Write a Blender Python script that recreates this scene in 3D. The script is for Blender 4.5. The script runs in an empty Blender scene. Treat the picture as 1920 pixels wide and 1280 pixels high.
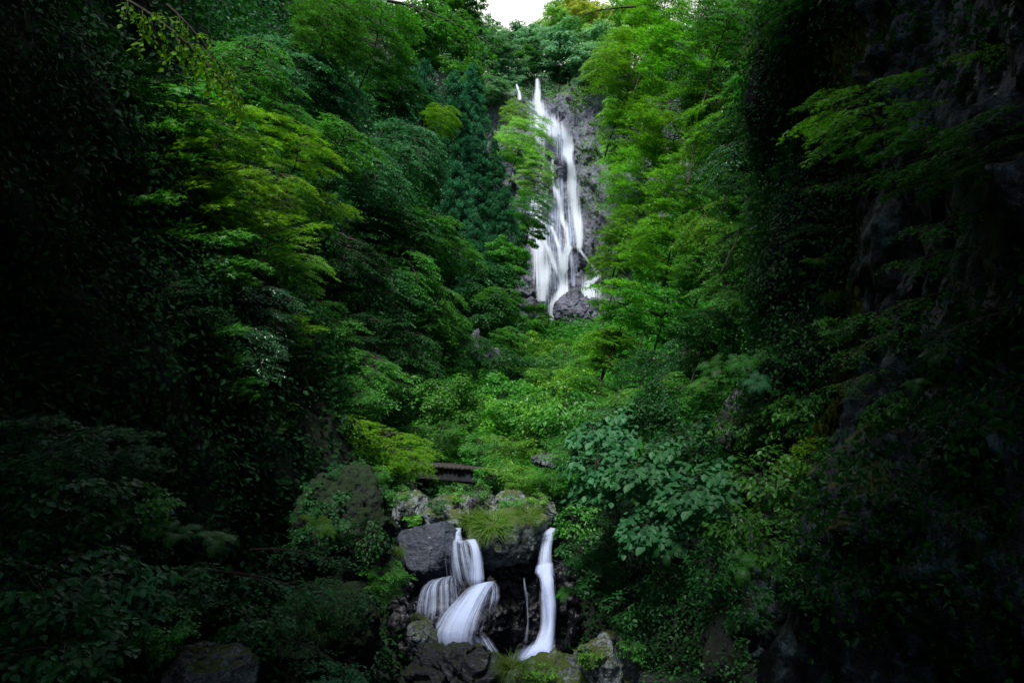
import bpy, math, random, time
import numpy as np
from mathutils import Vector, Matrix, Quaternion
T0 = time.time()
sc = bpy.context.scene
COL = sc.collection
R_ = math.radians
PITCH = R_(6.0)
FPX = 1600.0                       # focal length in pixels of a 1920 px wide picture (30 mm on 36 mm)
CF = np.array([0, math.cos(PITCH), math.sin(PITCH)])
CU = np.array([0, -math.sin(PITCH), math.cos(PITCH)])
CR = np.array([1.0, 0, 0])

def P(u, v, Y):
    """world point at depth Y (metres in front of the camera) seen at photo pixel (u, v)"""
    d = CR*((u-960)/FPX) + CU*((640-v)/FPX) + CF
    return d*(Y/d[1])

# ------------------------------------------------------------------ noise
def _hash(ix, iy, iz, seed):
    h = (ix.astype(np.int64)*374761393 + iy.astype(np.int64)*668265263 + iz.astype(np.int64)*2147483647 + seed*1274126177) & 0xffffffff
    h = ((h ^ (h >> 13))*1274126177) & 0xffffffff
    h = ((h ^ (h >> 16))*2246822519) & 0xffffffff
    return ((h ^ (h >> 15)) & 0xffffff)/float(0xffffff)

def vnoise(p, seed=0):
    i = np.floor(p); f = p-i; f = f*f*(3-2*f); i = i.astype(np.int64)
    x, y, z = i[:, 0], i[:, 1], i[:, 2]
    r = 0
    for dx in (0, 1):
        wx = f[:, 0] if dx else 1-f[:, 0]
        for dy in (0, 1):
            wy = f[:, 1] if dy else 1-f[:, 1]
            for dz in (0, 1):
                wz = f[:, 2] if dz else 1-f[:, 2]
                r = r + wx*wy*wz*_hash(x+dx, y+dy, z+dz, seed)
    return r*2-1

def fbm(p, octs=4, seed=0, gain=.5, lac=2.03):
    a = 1.0; r = 0; q = np.array(p, dtype=float)
    for o in range(octs):
        r = r + a*vnoise(q, seed+o*17); a *= gain; q = q*lac+3.1
    return r

def ridged(p, octs=4, seed=0):
    a = 1.0; r = 0; q = np.array(p, dtype=float)
    for o in range(octs):
        r = r + a*(1-np.abs(vnoise(q, seed+o*17)))**2; a *= .5; q = q*2.03+1.7
    return r

def facet(p, seed=0):
    """broken rock: every random cell is a tilted plane, so edges are sharp"""
    p = np.asarray(p, float); i0 = np.floor(p).astype(np.int64); best = np.full(len(p), 1e9); val = np.zeros(len(p))
    for dx in (-1, 0, 1):
        for dy in (-1, 0, 1):
            for dz in (-1, 0, 1):
                x, y, z = i0[:, 0]+dx, i0[:, 1]+dy, i0[:, 2]+dz
                h = [_hash(x, y, z, seed+k) for k in range(7)]
                c = np.stack([x+h[0], y+h[1], z+h[2]], -1); d = ((p-c)**2).sum(1)
                v = ((p-c)*(np.stack(h[3:6], -1)*2-1)).sum(1)*1.2+(h[6]-.5)*.7
                m = d < best; best = np.where(m, d, best); val = np.where(m, v, val)
    return val

def sstep(a, b, x):
    t = np.clip((x-a)/(b-a), 0, 1)
    return t*t*(3-2*t)

# ------------------------------------------------------------------ mesh helpers
def mesh_quads(name, verts, quads, attrs=None, smooth=False, uv=None):
    me = bpy.data.meshes.new(name)
    verts = np.asarray(verts, dtype=np.float32); quads = np.asarray(quads, dtype=np.int32)
    n, f = len(verts), len(quads)
    me.vertices.add(n); me.vertices.foreach_set('co', verts.ravel())
    me.loops.add(f*4); me.loops.foreach_set('vertex_index', quads.ravel())
    me.polygons.add(f)
    me.polygons.foreach_set('loop_start', np.arange(0, f*4, 4, dtype=np.int32))
    if smooth:
        me.polygons.foreach_set('use_smooth', np.ones(f, dtype=bool))
    else:
        me.polygons.foreach_set('use_smooth', np.zeros(f, dtype=bool))
    for k, a in (attrs or {}).items():
        at = me.attributes.new(k, 'FLOAT', 'POINT'); at.data.foreach_set('value', np.asarray(a, dtype=np.float32))
    if uv is not None:
        l = me.uv_layers.new(name='UVMap')
        l.data.foreach_set('uv', np.asarray(uv, dtype=np.float32)[quads.ravel()].ravel())
    me.update(calc_edges=True); me.validate()
    return me

def grid_quads(nu, nv):
    i = np.arange(nu-1)[:, None]*nv + np.arange(nv-1)[None, :]
    return np.stack([i, i+nv, i+nv+1, i+1], -1).reshape(-1, 4)

class Tubes:
    def __init__(s): s.v = []; s.q = []; s.n = 0
    def add(s, pts, r0, r1, sides=6):
        pts = np.asarray(pts, dtype=float); m = len(pts)
        t = np.gradient(pts, axis=0); t /= np.linalg.norm(t, axis=1)[:, None]+1e-9
        ref = np.array([0.3, 0.2, 1.0]) if abs(t[0, 2]) < .8 else np.array([1.0, .1, 0])
        a = np.cross(t, ref); a /= np.linalg.norm(a, axis=1)[:, None]+1e-9
        b = np.cross(t, a)
        r = np.linspace(r0, r1, m)[:, None, None]
        an = np.linspace(0, 2*math.pi, sides, endpoint=False)
        ring = pts[:, None, :] + r*(np.cos(an)[None, :, None]*a[:, None, :] + np.sin(an)[None, :, None]*b[:, None, :])
        s.v.append(ring.reshape(-1, 3))
        i = np.arange(m-1)[:, None]*sides; j = np.arange(sides)[None, :]; k = (j+1) % sides
        s.q.append((np.stack([i+j, i+k, i+sides+k, i+sides+j], -1).reshape(-1, 4))+s.n)
        s.n += m*sides
    def mesh(s, name):
        return mesh_quads(name, np.concatenate(s.v), np.concatenate(s.q), smooth=True)

# ---- leaf shapes: base at the origin, pointing +Y, upper face +Z
def T_ovate(w=.27):
    v = [(0, 0, 0), (w, .28, .05), (w*.9, .62, .03), (0, 1, -.08), (-w, .28, .05), (-w*.9, .62, .03)]
    return np.array(v), np.array([(0, 1, 2, 3), (0, 3, 5, 4)])
def T_maple(lobes=5):
    c = (0, .28, 0.02); v = [c]; q = []
    if lobes == 5:
        A = [-118, -58, 0, 58, 118]; L = [.45, .66, .72, .66, .45]
    else:
        A = [-75, 0, 75]; L = [.55, .72, .55]
    st = A[1]-A[0]
    for k in range(len(A)+1):
        a = R_(A[0]-st/2+st*k); v.append((math.sin(a)*.2, .28+math.cos(a)*.2, .03))
    for k, (a, l) in enumerate(zip(A, L)):
        a = R_(a); v.append((math.sin(a)*l, .28+math.cos(a)*l, -.05)); q.append((0, 1+k, len(v)-1, 2+k))
    return np.array(v), np.array(q)
def T_needle(w=.09):
    return np.array([(-w, 0, 0), (w, 0, 0), (w*.4, 1, .0), (-w*.4, 1, 0)]), np.array([(0, 1, 2, 3)])

def nrm(a): return a/(np.linalg.norm(a, axis=-1, keepdims=True)+1e-9)

class Leaves:
    def __init__(s): s.p = []; s.d = []; s.n = []; s.s = []; s.t = []
    def add(s, p, d, n, size, t):
        m = len(p); s.p.append(p); s.d.append(np.broadcast_to(d, (m, 3))); s.n.append(np.broadcast_to(n, (m, 3)))
        s.s.append(np.broadcast_to(size, (m,))); s.t.append(np.broadcast_to(t, (m,)))
    def arrays(s):
        return [np.concatenate(x) for x in (s.p, s.d, s.n, s.s, s.t)]
    def mesh(s, name, tmpl):
        p, d, n, sz, t = s.arrays()
        tv, tq = tmpl
        y = nrm(d); x = nrm(np.cross(y, n)); z = np.cross(x, y)
        V = p[:, None, :] + sz[:, None, None]*(tv[None, :, 0:1]*x[:, None, :] + tv[None, :, 1:2]*y[:, None, :] + tv[None, :, 2:3]*z[:, None, :])
        Q = tq[None, :, :] + (np.arange(len(p))*len(tv))[:, None, None]
        return mesh_quads(name, V.reshape(-1, 3), Q.reshape(-1, 4), {'tint': np.repeat(t, len(tv))})

# ------------------------------------------------------------------ materials
def nodes(m):
    m.use_nodes = True; nt = m.node_tree; nt.nodes.clear(); return nt
def N(nt, t, **kw):
    n = nt.nodes.new(t)
    for k, v in kw.items():
        if k.startswith('i_'): n.inputs[k[2:].replace('_', ' ')].default_value = v
        else: setattr(n, k, v)
    return n
def ramp(nt, fac, stops):
    r = nt.nodes.new('ShaderNodeValToRGB'); e = r.color_ramp.elements
    while len(e) < len(stops): e.new(.5)
    for el, (p, c) in zip(e, stops):
        el.position = p; el.color = (c, c, c, 1) if not hasattr(c, '__len__') else (*c, 1)
    nt.links.new(fac, r.inputs[0]); return r.outputs[0]
def mixc(nt, fac, a, b, mode='MIX'):
    m = nt.nodes.new('ShaderNodeMix'); m.data_type = 'RGBA'; m.blend_type = mode
    for k, x in ((0, fac), (6, a), (7, b)):
        if hasattr(x, 'links') or isinstance(x, bpy.types.NodeSocket): nt.links.new(x, m.inputs[k])
        elif k == 0: m.inputs[0].default_value = x
        else: m.inputs[k].default_value = (*x, 1)
    return m.outputs[2]
def mth(nt, op, a, b=None, clamp=False):
    m = nt.nodes.new('ShaderNodeMath'); m.operation = op; m.use_clamp = clamp
    for k, x in enumerate((a, b)):
        if x is None: continue
        if isinstance(x, bpy.types.NodeSocket): nt.links.new(x, m.inputs[k])
        else: m.inputs[k].default_value = x
    return m.outputs[0]
def noise(nt, vec, scale, detail=4, rough=.55):
    n = nt.nodes.new('ShaderNodeTexNoise'); n.inputs['Scale'].default_value = scale
    n.inputs['Detail'].default_value = detail; n.inputs['Roughness'].default_value = rough
    if vec is not None: nt.links.new(vec, n.inputs['Vector'])
    return n.outputs['Fac']

def leaf_mat(name, dark, light, trans=.42, rough=.42, spec=.5, tcol=None):
    m = bpy.data.materials.new(name); nt = nodes(m)
    at = N(nt, 'ShaderNodeAttribute', attribute_name='tint')
    oi = N(nt, 'ShaderNodeObjectInfo')
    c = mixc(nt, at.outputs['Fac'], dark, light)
    hs = N(nt, 'ShaderNodeHueSaturation')
    nt.links.new(c, hs.inputs['Color'])
    nt.links.new(mth(nt, 'ADD', mth(nt, 'MULTIPLY', oi.outputs['Random'], .016), .490), hs.inputs['Hue'])
    nt.links.new(mth(nt, 'ADD', mth(nt, 'MULTIPLY', oi.outputs['Random'], .35), .82), hs.inputs['Value'])
    pb = N(nt, 'ShaderNodeBsdfPrincipled', i_Roughness=rough)
    pb.inputs['Specular IOR Level'].default_value = spec
    nt.links.new(hs.outputs[0], pb.inputs['Base Color'])
    tr = N(nt, 'ShaderNodeBsdfTranslucent')
    tm = mixc(nt, 1.0, hs.outputs[0], tcol or (1.35, 1.45, .5), 'MULTIPLY')
    nt.links.new(tm, tr.inputs['Color'])
    mx = N(nt, 'ShaderNodeMixShader', i_Fac=trans)
    nt.links.new(pb.outputs[0], mx.inputs[1]); nt.links.new(tr.outputs[0], mx.inputs[2])
    out = N(nt, 'ShaderNodeOutputMaterial'); nt.links.new(mx.outputs[0], out.inputs[0])
    return m

def rock_mat(name, base=(.11, .11, .12), dark=(.03, .03, .034), lichen=.4, moss=.4, wet=.3, scale=1.0, lic_col=(.26, .29, .30), moss_col=(.055, .075, .012), strata=0, streaks=0):
    m = bpy.data.materials.new(name); nt = nodes(m)
    tc = N(nt, 'ShaderNodeTexCoord'); v = tc.outputs['Object']
    mp = N(nt, 'ShaderNodeMapping'); mp.inputs['Scale'].default_value = (scale, scale, scale*(1+strata*2.5))
    mp.inputs['Rotation'].default_value = (.3*strata, .5*strata, 0)
    nt.links.new(v, mp.inputs[0]); v = mp.outputs[0]
    n1 = noise(nt, v, 1.7, 8, .62); n2 = noise(nt, v, 7.0, 6, .65); n3 = noise(nt, v, 26, 4, .6)
    c = mixc(nt, ramp(nt, n1, [(.3, 0), (.7, 1)]), dark, base)
    c = mixc(nt, ramp(nt, n3, [(.35, 0), (.75, .55)]), c, tuple(x*2.1 for x in base))
    if streaks:
        ms = N(nt, 'ShaderNodeMapping'); ms.inputs['Scale'].default_value = (1.5, 1.5, .09); nt.links.new(tc.outputs['Object'], ms.inputs[0])
        c = mixc(nt, ramp(nt, noise(nt, ms.outputs[0], 1, 5, .6), [(.48, 0), (.62, streaks)]), c, tuple(x*.6 for x in dark))
        mc = N(nt, 'ShaderNodeTexVoronoi', feature='DISTANCE_TO_EDGE'); mc.inputs['Scale'].default_value = .9
        wz = N(nt, 'ShaderNodeMapping'); wz.inputs['Scale'].default_value = (1, 1, 1.8); wz.inputs['Rotation'].default_value = (.2, .5, 0); nt.links.new(tc.outputs['Object'], wz.inputs[0])
        nv = N(nt, 'ShaderNodeTexNoise'); nv.inputs['Scale'].default_value = 1.3; nt.links.new(wz.outputs[0], nv.inputs['Vector'])
        va = N(nt, 'ShaderNodeVectorMath', operation='ADD'); nt.links.new(wz.outputs[0], va.inputs[0]); nt.links.new(nv.outputs['Color'], va.inputs[1]); nt.links.new(va.outputs[0], mc.inputs['Vector'])
        c = mixc(nt, ramp(nt, mc.outputs['Distance'], [(0.0, .85), (.05, 0)]), c, tuple(x*.4 for x in dark))
    # lichen blotches
    lf = mth(nt, 'ADD', mth(nt, 'MULTIPLY', n2, .6), mth(nt, 'MULTIPLY', noise(nt, v, 2.6, 5, .6), .6))
    lo = .74-.22*lichen
    lm = ramp(nt, lf, [(lo, 0), (lo+.06, 1)])
    lm = mth(nt, 'MULTIPLY', lm, ramp(nt, noise(nt, v, 40, 3), [(.35, .25), (.6, 1)]))
    if lichen > 0: c = mixc(nt, lm, c, lic_col)
    # moss on upward faces
    ge = N(nt, 'ShaderNodeNewGeometry'); sx = N(nt, 'ShaderNodeSeparateXYZ'); nt.links.new(ge.outputs['Normal'], sx.inputs[0])
    mf = mth(nt, 'ADD', mth(nt, 'MULTIPLY', sx.outputs[2], .35), mth(nt, 'MULTIPLY', noise(nt, v, 3.1, 6, .65), 1.0))
    lo = 1.0-.55*moss
    mm = ramp(nt, mf, [(max(0, lo-.04), 0), (min(1, lo+.06), 1)])
    mcol = mixc(nt, ramp(nt, n3, [(.3, 0), (.7, 1)]), tuple(x*.45 for x in moss_col), tuple(x*1.5 for x in moss_col))
    if moss > 0: c = mixc(nt, mm, c, mcol)
    pb = N(nt, 'ShaderNodeBsdfPrincipled'); nt.links.new(c, pb.inputs['Base Color'])
    rr = ramp(nt, n1, [(.35, max(.12, .75-.62*wet)), (.7, max(.3, .9-.45*wet))])
    if moss > 0: rr = mth(nt, 'MAXIMUM', rr, mth(nt, 'MULTIPLY', mm, .9))
    nt.links.new(rr, pb.inputs['Roughness'])
    bm = N(nt, 'ShaderNodeBump'); bm.inputs['Strength'].default_value = .9; bm.inputs['Distance'].default_value = .05/scale
    h = mth(nt, 'ADD', mth(nt, 'MULTIPLY', n2, 1.0), mth(nt, 'MULTIPLY', n3, .5))
    if moss > 0: h = mth(nt, 'ADD', h, mth(nt, 'MULTIPLY', mm, .25))
    nt.links.new(h, bm.inputs['Height']); nt.links.new(bm.outputs[0], pb.inputs['Normal'])
    out = N(nt, 'ShaderNodeOutputMaterial'); nt.links.new(pb.outputs[0], out.inputs[0])
    return m

def bark_mat(name, a=(.018, .014, .010), b=(.06, .05, .04)):
    m = bpy.data.materials.new(name); nt = nodes(m)
    tc = N(nt, 'ShaderNodeTexCoord')
    c = mixc(nt, ramp(nt, noise(nt, tc.outputs['Object'], 9, 5, .6), [(.35, 0), (.7, 1)]), a, b)
    pb = N(nt, 'ShaderNodeBsdfPrincipled', i_Roughness=.85); nt.links.new(c, pb.inputs['Base Color'])
    out = N(nt, 'ShaderNodeOutputMaterial'); nt.links.new(pb.outputs[0], out.inputs[0])
    return m

def soil_mat():
    m = bpy.data.materials.new('forest_floor'); nt = nodes(m)
    tc = N(nt, 'ShaderNodeTexCoord'); v = tc.outputs['Object']
    n1 = noise(nt, v, .5, 8, .65); n2 = noise(nt, v, 6, 6, .65)
    c = mixc(nt, ramp(nt, n1, [(.38, 0), (.62, 1)]), (.004, .005, .005), (.005, .014, .005))
    c = mixc(nt, ramp(nt, n2, [(.5, 0), (.75, .6)]), c, (.022, .026, .030))
    pb = N(nt, 'ShaderNodeBsdfPrincipled', i_Roughness=.9); nt.links.new(c, pb.inputs['Base Color'])
    bm = N(nt, 'ShaderNodeBump'); bm.inputs['Strength'].default_value = .8; bm.inputs['Distance'].default_value = .1
    nt.links.new(n2, bm.inputs['Height']); nt.links.new(bm.outputs[0], pb.inputs['Normal'])
    out = N(nt, 'ShaderNodeOutputMaterial'); nt.links.new(pb.outputs[0], out.inputs[0])
    return m

def fall_mat(name, su, sv, col=(.80, .84, .90), gain=1.0, contrast=2.0, lo=.3, soft=.5, top=.97, seed=0.0, wander=1.2):
    """falling water: white threads with gaps, drawn out along the flow (UV: u across, v along, metres)"""
    m = bpy.data.materials.new(name); nt = nodes(m)
    tc = N(nt, 'ShaderNodeTexCoord')
    # threads wander a little instead of running parallel
    wn = N(nt, 'ShaderNodeTexNoise'); wn.inputs['Scale'].default_value = su*.10; wn.inputs['Detail'].default_value = 2
    nt.links.new(tc.outputs['UV'], wn.inputs['Vector'])
    wv = N(nt, 'ShaderNodeVectorMath', operation='SCALE'); nt.links.new(wn.outputs['Color'], wv.inputs[0]); wv.inputs['Scale'].default_value = wander/su
    wa = N(nt, 'ShaderNodeVectorMath', operation='ADD'); nt.links.new(tc.outputs['UV'], wa.inputs[0]); nt.links.new(wv.outputs[0], wa.inputs[1])
    def streak(a, b, off, det=3):
        mp = N(nt, 'ShaderNodeMapping'); mp.inputs['Scale'].default_value = (a, b, 1); mp.inputs['Location'].default_value = (seed+off, seed*2+off, off)
        nt.links.new(wa.outputs[0], mp.inputs[0]); return noise(nt, mp.outputs[0], 1, det, .6)
    s = mth(nt, 'ADD', mth(nt, 'MULTIPLY', streak(su*.28, sv*.8, 0), .38), mth(nt, 'MULTIPLY', streak(su, sv, 3.1), .34))
    s = mth(nt, 'ADD', s, mth(nt, 'MULTIPLY', streak(su*2.6, sv*2.2, 7.3), .18))
    s = mth(nt, 'ADD', s, mth(nt, 'MULTIPLY', streak(su*.5, su*.35, 5.7, 4), .10))
    at = N(nt, 'ShaderNodeAttribute', attribute_name='fade')
    x = mth(nt, 'ADD', mth(nt, 'MULTIPLY', mth(nt, 'SUBTRACT', s, .5), contrast), mth(nt, 'MULTIPLY', at.outputs['Fac'], gain))
    mr = N(nt, 'ShaderNodeMapRange', interpolation_type='SMOOTHSTEP'); nt.links.new(x, mr.inputs[0])
    mr.inputs[1].default_value = lo; mr.inputs[2].default_value = lo+soft; mr.inputs[3].default_value = 0; mr.inputs[4].default_value = top
    a = mth(nt, 'MULTIPLY', mr.outputs[0], ramp(nt, at.outputs['Fac'], [(0.03, 0), (.25, 1)]))
    df = N(nt, 'ShaderNodeBsdfDiffuse'); df.inputs[0].default_value = (*col, 1)
    tl = N(nt, 'ShaderNodeBsdfTranslucent'); tl.inputs[0].default_value = (*col, 1)
    mw = N(nt, 'ShaderNodeMixShader', i_Fac=.3); nt.links.new(df.outputs[0], mw.inputs[1]); nt.links.new(tl.outputs[0], mw.inputs[2])
    tp = N(nt, 'ShaderNodeBsdfTransparent')
    mx = N(nt, 'ShaderNodeMixShader'); nt.links.new(a, mx.inputs[0]); nt.links.new(tp.outputs[0], mx.inputs[1]); nt.links.new(mw.outputs[0], mx.inputs[2])
    out = N(nt, 'ShaderNodeOutputMaterial'); nt.links.new(mx.outputs[0], out.inputs[0])
    return m

def pool_mat():
    m = bpy.data.materials.new('stream_water'); nt = nodes(m)
    tc = N(nt, 'ShaderNodeTexCoord')
    pb = N(nt, 'ShaderNodeBsdfPrincipled', i_Roughness=.12); pb.inputs['Base Color'].default_value = (.006, .010, .016, 1)
    bm = N(nt, 'ShaderNodeBump'); bm.inputs['Strength'].default_value = .5; bm.inputs['Distance'].default_value = .05
    nt.links.new(noise(nt, tc.outputs['Object'], 5, 3), bm.inputs['Height']); nt.links.new(bm.outputs[0], pb.inputs['Normal'])
    out = N(nt, 'ShaderNodeOutputMaterial'); nt.links.new(pb.outputs[0], out.inputs[0])
    return m

M = {
 'yellow': leaf_mat('leaf_yellow_green', (.06, .19, .006), (.20, .44, .012), .5, .5, .25),
 'bright': leaf_mat('leaf_bright_green', (.040, .19, .014), (.18, .48, .032), .45, .42, .5),
 'green': leaf_mat('leaf_mid_green', (.016, .12, .016), (.085, .33, .034), .45, .42, .4),
 'dark': leaf_mat('leaf_dark_green', (.007, .056, .013), (.028, .155, .030), .35, .45, .3),
 'teal': leaf_mat('leaf_grey_green', (.022, .13, .045), (.085, .30, .12), .40, .5, .28, (1.1, 1.3, .8)),
 'gloss': leaf_mat('leaf_glossy', (.010, .065, .020), (.035, .15, .045), .3, .24, .7),
 'cedar': leaf_mat('leaf_cedar', (.010, .08, .038), (.055, .27, .12), .25, .6, .2, (1.1, 1.3, .8)),
 'far': leaf_mat('leaf_far_hill', (.08, .23, .13), (.20, .44, .22), .45, .6, .2, (1.3, 1.3, .8)),  # paler and bluer than near leaves: distance haze put into the colour
 'lime': leaf_mat('leaf_pale_lime', (.13, .33, .09), (.30, .58, .16), .5, .5, .3),
 'sun': leaf_mat('leaf_sunlit', (.22, .30, .05), (.45, .50, .10), .5, .5, .3),  # yellow sunlight on the skyline trees is mixed into this leaf colour
 'grass': leaf_mat('grass_blade', (.035, .11, .010), (.13, .26, .025), .45, .45, .3),
 'shadeleaf': leaf_mat('leaf_shade_tone', (.003, .022, .006), (.010, .062, .012), .25, .6, .12),  # leaf colour darkened to paint in the deep shade of the gorge
 'moss': leaf_mat('hanging_moss', (.035, .048, .004), (.11, .14, .012), .3, .8, .1),
 'bark': bark_mat('bark_dark'),
 'twig': bark_mat('bark_pale', (.10, .09, .08), (.25, .23, .21)),
 'soil': soil_mat(),
 'cliff_far': rock_mat('rock_fall_cliff', (.13, .135, .19), (.035, .038, .065), .30, .30, .5, .35, (.26, .25, .26), (.06, .12, .03), .3, .8),
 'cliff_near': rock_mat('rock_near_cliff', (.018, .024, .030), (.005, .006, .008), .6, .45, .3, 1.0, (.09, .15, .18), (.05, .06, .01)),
 'grey': rock_mat('rock_smooth_grey', (.045, .056, .085), (.012, .016, .024), .15, .1, .4, 1.2, strata=.3),
 'mossy': rock_mat('rock_mossy', (.042, .048, .062), (.010, .012, .015), .9, .62, .3, 1.7, (.24, .28, .29), (.05, .080, .010)),
 'lichen': rock_mat('rock_lichen', (.05, .057, .072), (.013, .015, .02), .95, .52, .25, 1.9, (.25, .29, .31)),
 'wet': rock_mat('rock_wet_black', (.008, .009, .013), (.003, .003, .005), 0, .10, 1.0, 2.0),
 'wetledge': rock_mat('rock_wet_strata', (.028, .029, .042), (.006, .007, .010), .25, .5, .8, 2.0, (.20, .22, .26), (.014, .026, .005), strata=.8),
 'shade': rock_mat('rock_shade_tone', (.005, .008, .010), (.002, .003, .003), .35, .85, .2, 1.0, (.022, .034, .04), (.008, .028, .004)),  # near-black base and lichen: shade worked into the rock colour
 'brown': rock_mat('rock_brown', (.05, .046, .052), (.015, .014, .016), .6, .4, .2, 1.8),
 'wood': bark_mat('bridge_beam_wood', (.008, .009, .012), (.028, .030, .038)),
 'log': bark_mat('bridge_log_wood', (.02, .017, .016), (.07, .06, .055)),
 'fall': fall_mat('fall_water', 9.0, .22, (.82, .89, 1.0), 1.15, 4.2, .16, 1.0, .98),
 'fall_thin': fall_mat('fall_water_thin', 9.0, .24, (.68, .78, 1.0), .9, 4.6, .34, 1.1, .85, 3.0),
 'cas': fall_mat('cascade_water', 40, .7, (.62, .72, 1.0), .95, 3.6, .05, 1.05, .93, 1.0),
 'cas_thin': fall_mat('cascade_water_thin', 42, .7, (.62, .72, 1.0), .85, 4.6, .24, 1.25, .75, 5.0),
 'mist': fall_mat('cascade_mist', 9, 3.0, (.58, .67, 1.0), .9, 1.6, .15, 1.2, .55, 9.0),
 'pool': pool_mat(),
}

# ------------------------------------------------------------------ objects
def link(o): COL.objects.link(o); return o
def tag(o, label=None, cat=None, group=None, kind=None):
    if label: o['label'] = label
    if cat: o['category'] = cat
    if group: o['group'] = group
    if kind: o['kind'] = kind
    return o
def ob(name, me, mat, parent=None):
    o = bpy.data.objects.new(name, me); link(o)
    if len(me.materials) == 0: me.materials.append(mat)
    o.material_slots[0].link = 'OBJECT'; o.material_slots[0].material = mat
    if parent is not None: o.parent = parent
    return o
def thing(name, label, cat, loc=(0, 0, 0), group=None):
    o = bpy.data.objects.new(name, None); link(o); o.location = loc; o.empty_display_size = .2
    return tag(o, label, cat, group)
def copy_thing(src, label, group=None):
    """a copy of a thing with a copy of each of its parts (mesh data shared)"""
    r = src.copy(); link(r); r['label'] = label
    if group: r['group'] = group
    for ch in src.children:
        c = ch.copy(); link(c); c.parent = r
    return r

# ------------------------------------------------------------------ plant generators
GOLD = 2.399963

def limb_path(p0, az, rise, droop, L, rng, k=7):
    pts = [np.array(p0, float)]; e = rise
    for i in range(k-1):
        e -= droop/(k-1); az += rng.normal(0, .10)
        pts.append(pts[-1]+L/(k-1)*np.array([math.cos(az)*math.cos(e), math.sin(az)*math.cos(e), math.sin(e)]))
    return np.array(pts)

def at_path(pts, t):
    x = t*(len(pts)-1); i = min(int(x), len(pts)-2); f = x-i
    return pts[i]*(1-f)+pts[i+1]*f, nrm(pts[i+1]-pts[i])

def twig_leaves(LV, pts, rng, ls, spacing, tilt=.25, hang=0.0, base_t=.5):
    seg = np.linalg.norm(np.diff(pts, axis=0), axis=1); L = seg.sum()
    n = max(3, int(L/spacing)); s = (np.arange(n)+rng.uniform(0, 1))/n
    x = np.clip(s*(len(pts)-1), 0, len(pts)-1.001); i = x.astype(int); f = (x-i)[:, None]
    p = pts[i]*(1-f)+pts[i+1]*f; d = nrm(pts[i+1]-pts[i])
    up = np.array([0, 0, 1.0]); side = nrm(np.cross(d, up)+1e-6)
    sg = np.where(np.arange(n) % 2 == 0, 1.0, -1.0)[:, None]
    sp = rng.uniform(.5, 1.1, n)[:, None]
    ld = nrm(d*.8+side*sg*sp+rng.normal(0, .18, (n, 3))-up*(hang*rng.uniform(.4, 1.3, n)[:, None]))
    nn = nrm(up+rng.normal(0, tilt, (n, 3))+ld*hang*.6)
    LV.add(p+rng.normal(0, ls*.15, (n, 3)), ld, nn, ls*rng.uniform(.65, 1.25, n), np.clip(base_t+rng.normal(0, .22, n), 0, 1))

def gen_spray(name, seed, H, R, tmpl, ls, nl=16, sub=9, twig=5, spc=.75, rise=.35, droop=.7, tilt=.28, hang=0., squash=.75, tr=.09, layer=0):
    rng = np.random.default_rng(seed); LV = Leaves(); TB = Tubes()
    k = 12; tz = np.linspace(0, H+R*squash*.7, k)
    tp = np.stack([np.cumsum(rng.normal(0, .02*R, k)), np.cumsum(rng.normal(0, .02*R, k)), tz], -1); tp -= tp[0]
    TB.add(tp, tr*.7, tr*.2, 8)
    for i in range(nl):
        t = (i+.5)/nl; zr = -1+1.75*t+rng.normal(0, .05)
        if layer: zr = round(zr*layer)/layer+rng.normal(0, .04)
        z = H+R*squash*zr*.8
        ti = np.interp(z, tz, np.arange(k)); p0, _ = at_path(tp, np.clip(ti/(k-1), 0, .999))
        L = R*math.sqrt(max(.12, 1-min(.95, zr*zr*.85)))*rng.uniform(.6, 1.12)
        lp = limb_path(p0, i*GOLD+rng.normal(0, .3), rise*rng.uniform(.6, 1.4), droop*rng.uniform(.7, 1.3), L, rng)
        TB.add(lp, tr*.42, tr*.06, 5)
        bt = rng.uniform(.3, .7)
        for j in range(sub):
            s = .18+.8*(j+.5)/sub
            q, d = at_path(lp, s); sg = 1 if j % 2 else -1
            az = math.atan2(d[1], d[0])+sg*rng.uniform(.6, 1.15)
            Ls = L*(.52-.36*s)*rng.uniform(.7, 1.3)
            if j == sub-1: az = math.atan2(d[1], d[0]); Ls = L*.2
            sp = limb_path(q, az, rise*.3+rng.normal(0, .12), droop*.6, Ls, rng, 5)
            TB.add(sp, tr*.12, tr*.03, 3)
            for m in range(twig):
                s2 = .15+.8*(m+.5)/twig; q2, d2 = at_path(sp, s2); sg2 = 1 if m % 2 else -1
                az2 = math.atan2(d2[1], d2[0])+sg2*rng.uniform(.4, 1.0)
                tw = limb_path(q2, az2, rng.normal(0.02, .12), .35, Ls*.45*rng.uniform(.6, 1.2)+ls*1.5, rng, 4)
                twig_leaves(LV, tw, rng, ls, ls*spc, tilt, hang, bt+rng.normal(0, .08))
    return dict(name=name, crown=LV.mesh(name+'_crown', tmpl), trunk=TB.mesh(name+'_trunk'), H=H, R=R, n=sum(map(len, LV.p)))

def puff(LV, rng, c, r, n, ls, flat=.7, bt=.5, up=.5):
    d = nrm(rng.normal(0, 1, (n, 3))); d[:, 2] = np.where(d[:, 2] < -.25, -d[:, 2]*.6, d[:, 2]); d = nrm(d)
    p = c+d*(r*rng.uniform(.45, 1.05, n)**.6)[:, None]*np.array([1, 1, flat])
    nn = nrm(d+np.array([0, 0, up])+rng.normal(0, .3, (n, 3)))
    tg = nrm(np.cross(nn, rng.normal(0, 1, (n, 3)))+d*.5-np.array([0, 0, .25]))
    LV.add(p, tg, nn, ls*rng.uniform(.6, 1.3, n), np.clip(bt+.22*d[:, 2]+rng.normal(0, .18, n), 0, 1))

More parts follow.
